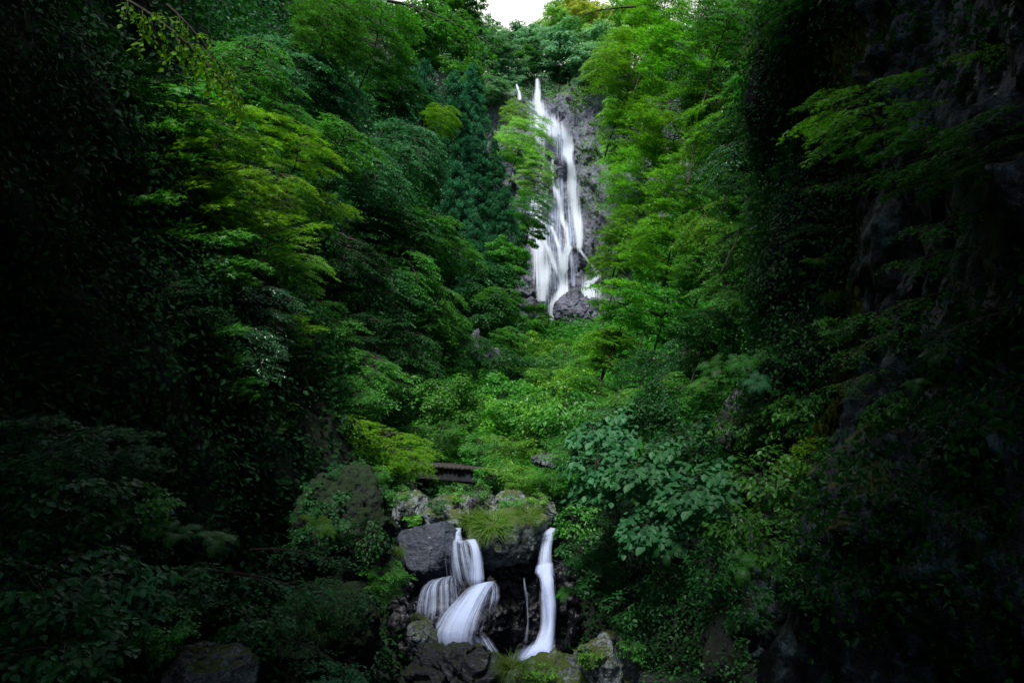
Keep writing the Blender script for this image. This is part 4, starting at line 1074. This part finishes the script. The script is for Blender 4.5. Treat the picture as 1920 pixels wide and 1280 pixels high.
T('fine_a', 1240, 20, 28, 80, 'bright', 'bright maple at the top edge right of the sky gap')
T('fine_b', 1370, 30, 20, 90, 'green', 'green maple at the top edge on the right')
# --- near right maples in front of the cliff
T('maple_n', 1645, 215, 7.4, 165, 'bright', 'layered maple spreading in front of the dark upper right cliff', 'R')
T('maple_n', 1740, 290, 6.6, 150, 'green', 'maple below and right of the spreading layered one', 'R')
T('maple_n', 1560, 200, 8.8, 95, 'bright', 'maple spray at the left tip of the upper right group', 'R')
T('maple_n', 1860, 260, 5.8, 140, 'green', 'dim maple near the right edge', 'R')
branch('branch_b', 1700, 560, 6.7, 110, 'green', 'maple branch hanging across the middle of the right cliff', 185, 0, 8)
branch('branch_b', 1650, 625, 7.1, 90, 'green', 'lower maple branch just under the one across the right cliff', 170, 0, 14)
branch('branch_b', 1850, 90, 5.9, 80, 'yellow', 'maple branch entering from the upper right edge', 180, 0, 5)
branch('branch_b', 1545, 480, 10.2, 45, 'bright', 'small leafy sprig on the mossy cliff edge', 200)
# --- overhanging branches at the top
branch('branch_a', 330, 55, 9.5, 140, 'yellow', 'dim hanging branch with big leaves at the top left', 10, 0, 28)
branch('branch_a', 395, 90, 9.8, 110, 'yellow', 'outer tip of the hanging foliage at the top left', 25, 0, 40)
branch('branch_b', 830, 20, 24, 110, 'green', 'maple branch crossing the top edge left of the sky gap', 5, 0, 8)
branch('branch_b', 1120, 22, 24, 75, 'green', 'thin branch with dark limb crossing in front of the sunlit trees', 175, 0, 5)
branch('branch_a', 1445, 35, 11, 80, 'bright', 'leafy branch hanging from the top edge at the right', 170, 0, 30)
# --- valley floor shrubs
S = plant
S('shrub_a', 885, 790, 24, 88, 'bright', 'rounded bright shrub at the centre behind the bridge')
S('shrub_b', 945, 765, 26, 72, 'green', 'green shrub right of the rounded bright one')
S('shrub_a', 825, 830, 21, 66, 'green', 'shrub directly behind the left end of the bridge')
S('shrub_a', 960, 850, 18.5, 62, 'bright', 'bright shrub right of the bridge')
S('shrub_a', 1030, 810, 19, 70, 'green', 'leafy shrub over the stream in the middle')
S('shrub_b', 1085, 745, 23, 62, 'bright', 'bright shrub under the right slope trees')
S('shrub_a', 1020, 720, 30, 52, 'bright', 'small bright shrub below the mound')
S('shrub_b', 950, 700, 31, 52, 'dark', 'dark shrub at the foot of the left slope')
S('shrub_a', 1100, 850, 14, 62, 'green', 'green shrub above the right cascade bank')
S('shrub_a', 975, 905, 16, 46, 'bright', 'low weeds on the rocks right of the bridge')
S('shrub_a', 1035, 905, 15, 44, 'green', 'low weeds above the right cascade')
S('bush_a', 940, 885, 17, 32, 'bright', 'weed clump hiding the right end of the bridge')
S('maple_b', 640, 815, 17, 105, 'yellow', 'low spreading yellow maple left of the bridge')
S('maple_a', 735, 845, 17.5, 80, 'yellow', 'low yellow maple reaching over the bridge from the left')
S('maple_a', 560, 800, 16, 85, 'yellow', 'dim low maple behind the large dark boulder')
S('shrub_a', 480, 800, 14, 80, 'yellow', 'fine leaved dim shrub at the left end of the low maples')
S('shrub_a', 700, 900, 15, 40, 'green', 'small shrub between the dark boulder and the low maples')
S('bush_a', 865, 935, 15.2, 18, 'bright', 'sprig on the boulders under the bridge')
S('bush_a', 775, 975, 13.8, 18, 'bright', 'sprig with pale stem on the lichen boulder')
S('shrub_a', 725, 1090, 10.8, 52, 'green', 'rounded green shrub below the smooth grey boulder')
# --- right ledge bushes
S('bush_big', 1120, 890, 9.2, 72, 'teal', 'broad leaved bush hanging left over the right cascade bank', (-.5, -.4))
S('bush_big', 1205, 885, 8.8, 80, 'teal', 'broad leaved bush at the centre of the right ledge', (-.3, -.4))
S('bush_big', 1300, 925, 8.2, 80, 'teal', 'large leaved bush in the middle of the right bank', (-.3, -.5))
S('bush_big', 1225, 985, 8.3, 72, 'teal', 'large leaved bush hanging below the ledge', (-.3, -.6))
S('bush_b', 1380, 985, 7.8, 72, 'green', 'drooping bush right of the large leaved ones', (-.2, -.6))
S('bush_a', 1430, 905, 8.6, 78, 'green', 'fine bush on the ledge under the brown bank', (-.2, -.4))
S('shrub_a', 1530, 890, 9.2, 82, 'yellow', 'fine leaved shrub on the ledge below the cliff', (-.2, -.4))
S('bush_a', 1600, 850, 8.8, 62, 'green', 'bush at the right end of the ledge against the cliff', (-.2, -.4))
S('bush_b', 1330, 1065, 7.6, 62, 'dark', 'low hanging bush above the wet lower cliff', (-.3, -.7))
S('bush_a', 1595, 1015, 7.4, 50, 'green', 'small bush clinging to the lower right cliff', (-.5, -.3))
S('bush_b', 1660, 1140, 6.8, 50, 'green', 'dim bush near the bottom of the right cliff', (-.5, -.3))
S('shrub_a', 1160, 985, 9.6, 62, 'dark', 'shrub on the bank right of the narrow cascade', (-.4, -.4))
S('shrub_b', 1130, 1080, 9.8, 62, 'dark', 'dark shrub beside the narrow cascade', (-.4, -.3))
S('bush_a', 1105, 1232, 8.6, 28, 'bright', 'small leafy plant on the low mossy foreground boulder')
S('bush_a', 1010, 1268, 8.5, 34, 'bright', 'heart leaved plant at the bottom in front of the cascade pool')
S('bush_b', 1185, 1215, 8.3, 30, 'green', 'leafy plant right of the rounded lichen boulder')
S('bush_a', 1495, 640, 11.2, 60, 'green', 'bush on the mossy edge beside the ferns', (-.5, -.4))
S('bush_b', 1500, 770, 10.4, 70, 'green', 'bush low on the mossy cliff edge', (-.5, -.4))
S('bush_a', 1400, 800, 11.4, 60, 'green', 'bush on the brown bank under the ferns', (-.4, -.4))
S('bush_b', 1700, 800, 7.8, 70, 'green', 'dim broad leaved bush low on the cliff face', (-.6, -.3))
S('bush_a', 1290, 830, 12, 65, 'dark', 'dark bush at the left of the brown bank', (-.4, -.4))
# --- left foreground
branch('branch_b', 480, 1075, 7.2, 135, 'teal', 'flat blue green maple branch low in the left foreground', 10, 0, 4)
branch('branch_b', 560, 1030, 8.0, 90, 'teal', 'upper layer of the blue green maple branch at the lower left', 0, 0, 0)
branch('branch_b', 590, 1215, 7.0, 95, 'teal', 'lowest blue green maple branch near the bottom left', 5, 0, 18)
S('maple_big', 90, 840, 6.2, 120, 'dark', 'low maple with jagged leaves at the left edge')
S('maple_big', 210, 850, 6.8, 90, 'dark', 'low maple right of the jagged leaved one at the left edge')
S('bush_a', 120, 960, 6.0, 120, 'dark', 'dim bush below the low maples at the left edge')
S('bush_a', 260, 960, 6.6, 80, 'green', 'dim yellow leaved bush left of the ferns')
S('bush_a', 70, 1120, 5.2, 140, 'dark', 'dark broad leaved bush at the lower left edge')
S('bush_b', 215, 1120, 5.6, 110, 'teal', 'bluish leaved bush beside the bare twig')
S('bush_a', 120, 1240, 4.9, 130, 'dark', 'dark bush filling the bottom left corner')
S('bush_a', 330, 1120, 6.2, 80, 'dark', 'dim bush behind the bare twig')
S('bush_a', 470, 1190, 6.6, 75, 'dark', 'dark bush right of the pale lichen rock')
S('bush_a', 620, 1290, 6.5, 60, 'teal', 'bluish bush at the bottom edge left of the wet rock')
fern(0, 1390, 680, 11.0, 60, 'green', 'upper fern hanging on the right bank', (-.5, -.7))
fern(1, 1335, 690, 11.3, 46, 'green', 'small fern left of the upper hanging fern', (-.5, -.7))
fern(0, 1438, 665, 11.0, 55, 'green', 'fern right of the upper hanging fern', (-.4, -.8))
fern(1, 1312, 722, 11.6, 34, 'bright', 'pale fern at the left end of the fern row', (-.5, -.7))
fern(0, 1420, 715, 10.8, 48, 'teal', 'long fern drooping below the others', (-.3, -1.0))
fern(1, 1760, 665, 6.5, 62, 'green', 'fern on the dark cliff face at the right', (-.6, -.5))
fern(0, 1715, 720, 6.9, 48, 'green', 'smaller fern lower left on the dark cliff face', (-.6, -.5))
fern(0, 1390, 1060, 7.5, 60, 'green', 'fern among the hanging bushes on the lower right', (-.3, -.8))
fern(1, 1255, 1030, 7.9, 46, 'dark', 'dark fern under the large leaved bushes', (-.4, -.7))
fern(0, 400, 1010, 6.8, 70, 'green', 'fern above the blue green maple branch', (.3, -.4))
fern(1, 330, 1000, 6.6, 60, 'green', 'fern left of the one above the maple branch', (.3, -.4))
fern(1, 600, 985, 9.0, 60, 'yellow', 'yellowish fern against the large dark boulder', (.4, -.4))
fern(0, 1060, 1110, 10.4, 34, 'green', 'small fern on the wall beside the narrow cascade', (-.7, -.4))
tuft(0, 882, 975, 12.9, 38, 'long drooping grass tuft at the left end of the central boulder', (-.2, -.6))
tuft(1, 925, 985, 12.75, 40, 'yellow green grass tuft on the front of the central boulder', (0, -.7))
tuft(0, 905, 1000, 12.7, 34, 'dry looking grass hanging down the central boulder', (0, -1.0))
tuft(1, 990, 968, 12.9, 32, 'grass tuft at the right end of the central boulder', (.1, -.5))
tuft(0, 742, 1040, 12.2, 26, 'small grass tuft beside the smooth grey boulder', (0, -.5))
tuft(1, 960, 1255, 8.5, 36, 'pale grass tuft at the bottom of the picture', (0, -.4))
tuft(0, 1560, 560, 10.0, 30, 'grass tuft hanging on the mossy cliff edge', (-.6, -.6))
for (k_, u_, v_, y_, r_, m_, l_) in [
 ('maple_big', 350, 420, 14, 110, 'yellow', 'green maple between the shaded big leaved one and the one sinking into shadow'),
 ('maple_big', 250, 520, 12.5, 120, 'green', 'shaded maple lower in the left darkness'),
 ('maple_big', 330, 660, 12, 110, 'green', 'shaded maple under the glossy leaved trees at the left'),
 ('maple_b', 520, 620, 15.5, 90, 'yellow', 'green maple under the bright one reaching toward the centre'),
 ('maple_b', 605, 390, 20, 75, 'yellow', 'yellow green maple tip nearest the centre on the left'),
 ('maple_big', 420, 235, 15, 110, 'yellow', 'green maple under the hanging branch at the top left'),
 ('maple_b', 520, 215, 20, 90, 'green', 'green maple above the topmost glowing one'),
 ('maple_big', 330, 190, 13.5, 120, 'green', 'dark maple behind the hanging foliage at the top left'),
 ('maple_big', 250, 290, 13, 120, 'green', 'dark maple left of the green one at the upper left'),
 ('leafy_b', 590, 600, 20, 90, 'green', 'drooping green tree at the lower edge of the left maples'),
 ('leafy_a', 540, 690, 17, 80, 'green', 'leafy green tree above the dim low maple'),
 ('maple_big', 400, 720, 12.5, 90, 'green', 'dark maple low on the left above the foreground bushes'),
 ('maple_big', 230, 690, 11, 110, 'green', 'dark maple at the left above the foreground low maples'),
 ('leafy_a', 680, 690, 22, 80, 'green', 'green tree above the low yellow maple at the bridge'),
 ('leafy_b', 480, 120, 20, 110, 'green', 'drooping green tree right of the hanging branch at the top left'),
 ('leafy_a', 640, 270, 26, 90, 'green', 'green tree between the glowing maple and the grey green trees'),
 ('leafy_b', 850, 610, 33, 60, 'green', 'drooping tree just above the bare grey rock on the left slope'),
 ('leafy_b', 760, 500, 30, 90, 'green', 'green tree filling the middle of the left slope'),
 ('leafy_a', 960, 640, 37, 55, 'green', 'green bushy tree at the bottom of the left slope'),
 ('fine_b', 975, 210, 62, 36, 'lime', 'pale tree against the left of the upper rock face'),
 ('broad_b', 985, 440, 52, 36, 'green', 'leafy tree hugging the left of the lower falls'),
 ('leafy_b', 1450, 250, 13, 80, 'green', 'green tree in the hollow left of the mossy cliff edge'),
 ('leafy_a', 1470, 340, 12.5, 75, 'green', 'green tree against the upper mossy cliff edge'),
 ('maple_a', 1430, 560, 13.5, 75, 'green', 'green maple above the fern row'),
 ('leafy_b', 1400, 460, 15, 85, 'green', 'drooping green tree under the shiny leaved one'),
 ('leafy_a', 1485, 180, 13.5, 80, 'dark', 'dark tree behind the left tip of the upper right maples'),
 ('maple_b', 1500, 95, 12.5, 90, 'green', 'maple at the top right above the upper right group'),
 ('leafy_a', 1600, 50, 11, 110, 'dark', 'dark tree filling the top edge above the near maples'),
 ('leafy_a', 1370, 560, 17, 80, 'green', 'green tree behind the maple above the fern row'),
 ('leafy_b', 1290, 660, 17, 80, 'dark', 'dark drooping tree left of the ferns')]:
    T(k_, u_, v_, y_, r_, m_, l_, 'L' if u_ < 1000 else 'R')
for (u_, v_, y_, r_, m_, yaw_, p_, l_) in [
 (1755, 470, 6.2, 100, 'green', 190, 5, 'maple branch above the ones across the right cliff'), (1810, 600, 5.8, 110, 'dark', 175, 10, 'dim maple branch right of the ones across the cliff'),
 (1840, 740, 5.6, 100, 'dark', 180, 12, 'dim branch above the lower right cliff'), (1610, 700, 7.6, 70, 'green', 195, 10, 'short maple branch over the bluish rock strip'),
 (1740, 880, 6.3, 90, 'dark', 185, 15, 'dark branch hanging over the lower right cliff'), (1860, 930, 5.5, 90, 'dark', 180, 10, 'dark branch at the right edge low down'),
 (1800, 400, 6.0, 110, 'green', 180, 6, 'branch of the near maples stretching under them at the right'), (1590, 330, 8.2, 80, 'green', 190, 8, 'maple branch dropping over the mossy edge')]:
    branch('branch_b', u_, v_, y_, r_, m_, l_, yaw_, 0, p_)
for (k_, u_, v_, y_, r_, m_, l_) in [
 ('bush_a', 1575, 620, 9.2, 46, 'green', 'leafy bush at the left rim of the bluish rock strip'), ('bush_b', 1660, 770, 7.4, 55, 'green', 'bush below the bluish rock strip'),
 ('bush_a', 1530, 965, 8.2, 75, 'green', 'bush at the right of the drooping ones on the ledge'), ('bush_b', 1455, 1035, 7.7, 70, 'green', 'broad leaved bush under the fine one on the ledge'),
 ('bush_b', 1705, 985, 6.5, 60, 'dark', 'dark bush on the lower right cliff'), ('bush_a', 1790, 820, 6.0, 70, 'dark', 'dark bush in a crack of the right cliff'),
 ('bush_a', 1515, 1100, 7.3, 60, 'dark', 'dark bush hanging below the ledge on the right'), ('bush_b', 1400, 1135, 7.4, 55, 'dark', 'dark bush low on the lower cliff'),
 ('bush_b', 1250, 1100, 8.4, 60, 'dark', 'dark broad leaved bush right of the narrow cascade'), ('bush_a', 1190, 1150, 8.6, 60, 'dark', 'dark bush above the rounded lichen boulder'),
 ('bush_b', 1080, 980, 10.6, 50, 'green', 'bush beside the top of the right cascade'), ('bush_a', 1090, 1040, 10.2, 48, 'dark', 'shaded bush beside the middle of the right cascade'),
 ('shrub_a', 1150, 790, 15, 70, 'green', 'green shrub above the broad leaved bushes'), ('shrub_b', 1220, 780, 14, 70, 'dark', 'dark shrub in the hollow over the ledge'),
 ('shrub_a', 1060, 860, 15.5, 50, 'green', 'shrub beside the small white rock'), ('shrub_a', 905, 850, 20.2, 50, 'green', 'shrub right behind the bridge deck'),
 ('shrub_b', 990, 780, 24, 60, 'green', 'deep green shrub between the two bright ones'), ('shrub_a', 1055, 690, 28, 56, 'green', 'green shrub closing the valley below the mound'),
 ('shrub_b', 840, 760, 23, 70, 'green', 'green shrub left of the rounded bright one'), ('shrub_a', 680, 760, 19, 70, 'green', 'green shrub behind the low yellow maples'),
 ('bush_a', 610, 940, 11.4, 50, 'dark', 'dark bush growing on the large dark boulder'), ('bush_a', 690, 930, 11.6, 40, 'dark', 'dark bush at the right shoulder of the large dark boulder'),
 ('shrub_a', 580, 1130, 9.6, 60, 'dark', 'dark shrub on the dark shaded boulder at the lower left'), ('bush_a', 850, 925, 16.5, 26, 'green', 'weeds in front of the bridge opening'),
 ('bush_a', 955, 945, 14.2, 24, 'green', 'weeds behind the central boulder'), ('bush_a', 1005, 940, 13.9, 22, 'bright', 'weeds over the small pale boulder')]:
    S(k_, u_, v_, y_, r_, m_, l_, (-.4 if u_ > 1060 else 0, -.4))
for (k_, u_, v_, y_, r_, m_, l_) in [
 ('leafy_b', 1500, 290, 11.4, 70, 'green', 'drooping tree hugging the mossy cliff edge under the upper right group'),
 ('fine_b', 1440, 400, 13, 75, 'green', 'fine leaved tree right of the shiny leaved one'),
 ('leafy_a', 1525, 440, 10.6, 55, 'dark', 'dark tree on the cliff edge above the small sprig'),
 ('maple_b', 1475, 620, 12, 70, 'green', 'maple right above the bush on the mossy edge'),
 ('leafy_b', 1375, 300, 15.5, 80, 'gloss', 'glossy drooping tree left of the shiny leaved one'),
 ('fine_a', 1425, 170, 15, 90, 'green', 'fine leaved tree under the leafy branch at the top right'),
 ('maple_n', 1470, 30, 10.5, 100, 'green', 'maple at the top edge above the hollow on the right'),
 ('leafy_a', 1240, 740, 16, 75, 'green', 'leafy tree over the ledge bushes left of the ferns'),
 ('leafy_b', 1170, 760, 17, 70, 'bright', 'bright drooping tree reaching over the valley shrubs from the right'),
 ('leafy_a', 700, 700, 20, 80, 'green', 'leafy tree reaching over the low maples from the left')]:
    T(k_, u_, v_, y_, r_, m_, l_, 'L' if u_ < 1000 else 'R')
for (k_, u_, v_, y_, r_, m_, l_) in [
 ('maple_b', 770, 862, 17.2, 52, 'yellow', 'yellow maple spray hiding the left end of the bridge'), ('bush_a', 918, 884, 17.5, 40, 'green', 'leafy bush over the right end of the bridge'),
 ('bush_b', 1060, 770, 17, 66, 'green', 'broad leaved bush reaching over the stream from the right'), ('bush_big', 1125, 815, 13.5, 70, 'teal', 'broad leaved bush above the ledge'),
 ('bush_b', 1010, 770, 19, 56, 'bright', 'bright broad leaved bush in the middle of the valley'), ('bush_a', 640, 1150, 8.6, 60, 'dark', 'dark bush over the shaded boulder at the lower left'),
 ('bush_b', 560, 1160, 8.4, 60, 'dark', 'dark broad leaved bush over the shaded boulder at the lower left'), ('bush_a', 300, 1190, 5.6, 60, 'green', 'low bush in front of the pale lichen rock')]:
    S(k_, u_, v_, y_, r_, m_, l_, (-.3 if u_ > 1060 else 0, -.4))
for (k_, u_, v_, y_, r_, m_, l_) in [
 ('leafy_a', 1132, 640, 27, 62, 'bright', 'bright leafy tree closing in on the foot of the falls from the right'),
 ('leafy_b', 1090, 690, 26, 52, 'bright', 'bright drooping tree low over the valley right of the mound'),
 ('leafy_b', 1000, 690, 33, 52, 'green', 'drooping green tree low over the valley left of the mound'),
 ('fine_a', 1130, 500, 32, 46, 'bright', 'fine leaved maple whose tip crosses the right edge of the falls'),
 ('leafy_a', 940, 560, 41, 50, 'green', 'green tree filling the slope beside the waterfall foot')]:
    T(k_, u_, v_, y_, r_, m_, l_, 'L' if u_ < 1050 else 'R')
for (k_, u_, v_, y_, r_, m_, l_) in [
 ('bush_a', 745, 930, 13.9, 26, 'green', 'weeds creeping over the lichen spotted boulder'), ('bush_a', 820, 950, 14.0, 20, 'dark', 'dark weeds on the pale lichen slab'),
 ('bush_a', 900, 925, 14.8, 24, 'green', 'weeds on the flat brownish boulder'), ('bush_a', 590, 1000, 10.6, 60, 'dark', 'dark bush over the face of the large dark boulder'),
 ('bush_b', 680, 1010, 10.8, 50, 'dark', 'dark broad leaved bush low on the large dark boulder'), ('shrub_a', 660, 900, 11.8, 50, 'dark', 'dark shrub on top of the large dark boulder')]:
    S(k_, u_, v_, y_, r_, m_, l_, (0, -.4))
for (k_, u_, v_, y_, r_, m_, l_) in [
 ('cedar_b', 925, 340, 53, 85, 'cedar', 'slim dark cedar between the nearest cedar and the pale lime tree'),
 ('cedar_a', 885, 195, 60, 85, 'cedar', 'dark cedar under the hill crest trees'),
 ('cedar_a', 890, 480, 46, 85, 'cedar', 'lowest dark cedar on the left slope'),
 ('leafy_b', 1065, 735, 23, 48, 'green', 'dark green tree low in the valley between the shrubs'),
 ('leafy_a', 950, 735, 29, 44, 'dark', 'small dark tree low in the valley on the left'),
 ('fine_b', 1330, 430, 19, 80, 'bright', 'bright maple in the middle of the right slope above the dark hollow'),
 ('fine_a', 1360, 240, 20, 85, 'bright', 'bright maple under the glossy tree at the upper right'),
 ('leafy_a', 1330, 730, 13, 60, 'green', 'leafy tree left of the brown bank')]:
    T(k_, u_, v_, y_, r_, m_, l_, 'L' if u_ < 1000 else 'R')
#TREES_END
# bare twig on the left foreground rock
tb = Tubes(); pts = np.array([P(212, 1222, 5.6), P(222, 1205, 5.6), P(250, 1185, 5.65), P(275, 1165, 5.7), P(292, 1150, 5.75), P(318, 1134, 5.8)])
tb.add(pts, .010, .004, 6); tb.add(np.array([P(212, 1222, 5.6), P(235, 1222, 5.62), P(262, 1216, 5.65), P(300, 1210, 5.7)]), .009, .004, 6)
tag(ob('bare_twig', tb.mesh('bare_twig'), M['twig']), 'bare pale forked twig lying over the lower left bushes', 'twig')

# tree crowns added mostly above the frame to shade the near end of the gorge
rc = random.Random(9)
for k, (x, y, z, R) in enumerate([(1.5, -3, 12, 4), (-4, -4, 13, 4), (3.5, 2, 9, 2.5),  (-7, 1, 8, 3.5), (6, 4, 9, 3.2), (9.5, 7, 12.5, 3.5), (3, -2, 15.5, 5), (5, 3, 15, 4.5), (-8, -3, 15, 6), (8, -4, 15, 6), (-12, 3, 16, 4.5), (9, 2, 14, 6), (-14, -2, 14, 6), (13, -5, 13, 6), (-4, -9, 17, 6), (4, -10, 17, 6), (11, 6, 15, 5)]):
    pr = PR['broad_a']; s = R/pr['R']
    put('broad_b' if k % 2 else 'broad_a', 'dark', Vector((x, y, z-pr['H']*s)), Quaternion((0, 0, 1), rc.uniform(0, 6)), s, 'dark tree added overhead to shade the near end of the gorge', 'added shade trees over the near gorge')
print('plants', time.time()-T0, 'FLOAT', FLOAT)

# ------------------------------------------------------------------ light, sky, camera
SUN_DIR = Vector((-.15, -.50, .85)).normalized()          # towards the sun
elev = math.asin(SUN_DIR.z); az = math.atan2(SUN_DIR.x, SUN_DIR.y)
w = bpy.data.worlds.new('World'); sc.world = w; w.use_nodes = True; nt = w.node_tree; nt.nodes.clear()
sky = N(nt, 'ShaderNodeTexSky', sky_type='NISHITA', sun_disc=False, sun_elevation=elev, sun_rotation=az, air_density=1.0, dust_density=2.0, ozone_density=2.0)
bg = N(nt, 'ShaderNodeBackground', i_Strength=.15); nt.links.new(sky.outputs[0], bg.inputs[0])
# a bright bank of cloud low over the far end of the gorge
tcw = N(nt, 'ShaderNodeTexCoord'); sxw = N(nt, 'ShaderNodeSeparateXYZ'); nt.links.new(tcw.outputs['Generated'], sxw.inputs[0])
cn = noise(nt, tcw.outputs['Generated'], 3.5, 5, .55)
cb_ = mth(nt, 'ADD', mth(nt, 'MULTIPLY', sxw.outputs[1], 1.5), mth(nt, 'MULTIPLY', mth(nt, 'SUBTRACT', cn, .5), .7))
cm_ = ramp(nt, mth(nt, 'SUBTRACT', cb_, .45), [(.3, 0), (.75, 1)])
bg2 = N(nt, 'ShaderNodeBackground', i_Strength=1.5); bg2.inputs[0].default_value = (1, .985, .95, 1)
mxw = N(nt, 'ShaderNodeMixShader'); nt.links.new(cm_, mxw.inputs[0]); nt.links.new(bg.outputs[0], mxw.inputs[1]); nt.links.new(bg2.outputs[0], mxw.inputs[2])
out = N(nt, 'ShaderNodeOutputWorld'); nt.links.new(mxw.outputs[0], out.inputs[0])
sl = bpy.data.lights.new('sun', 'SUN'); sl.energy = 5.0; sl.angle = R_(10); sl.color = (1, .98, .93)
so = link(bpy.data.objects.new('sun', sl)); so.rotation_mode = 'QUATERNION'; so.rotation_quaternion = SUN_DIR.to_track_quat('Z', 'Y'); so.location = (0, 0, 60)

cam = bpy.data.cameras.new('camera'); cam.lens = 30; cam.sensor_width = 36; cam.clip_start = .05; cam.clip_end = 2000
co = link(bpy.data.objects.new('camera', cam)); co.rotation_euler = (R_(90)+PITCH, 0, 0); sc.camera = co
sc.view_settings.view_transform = 'Standard'; sc.view_settings.look = 'None'; sc.view_settings.exposure = 0
cy = sc.cycles
cy.max_bounces = 6; cy.diffuse_bounces = 3; cy.glossy_bounces = 2; cy.transmission_bounces = 4; cy.transparent_max_bounces = 16
cy.use_adaptive_sampling = True; cy.adaptive_threshold = .015; cy.use_denoising = True; cy.caustics_reflective = False; cy.caustics_refractive = False
print('done', time.time()-T0)
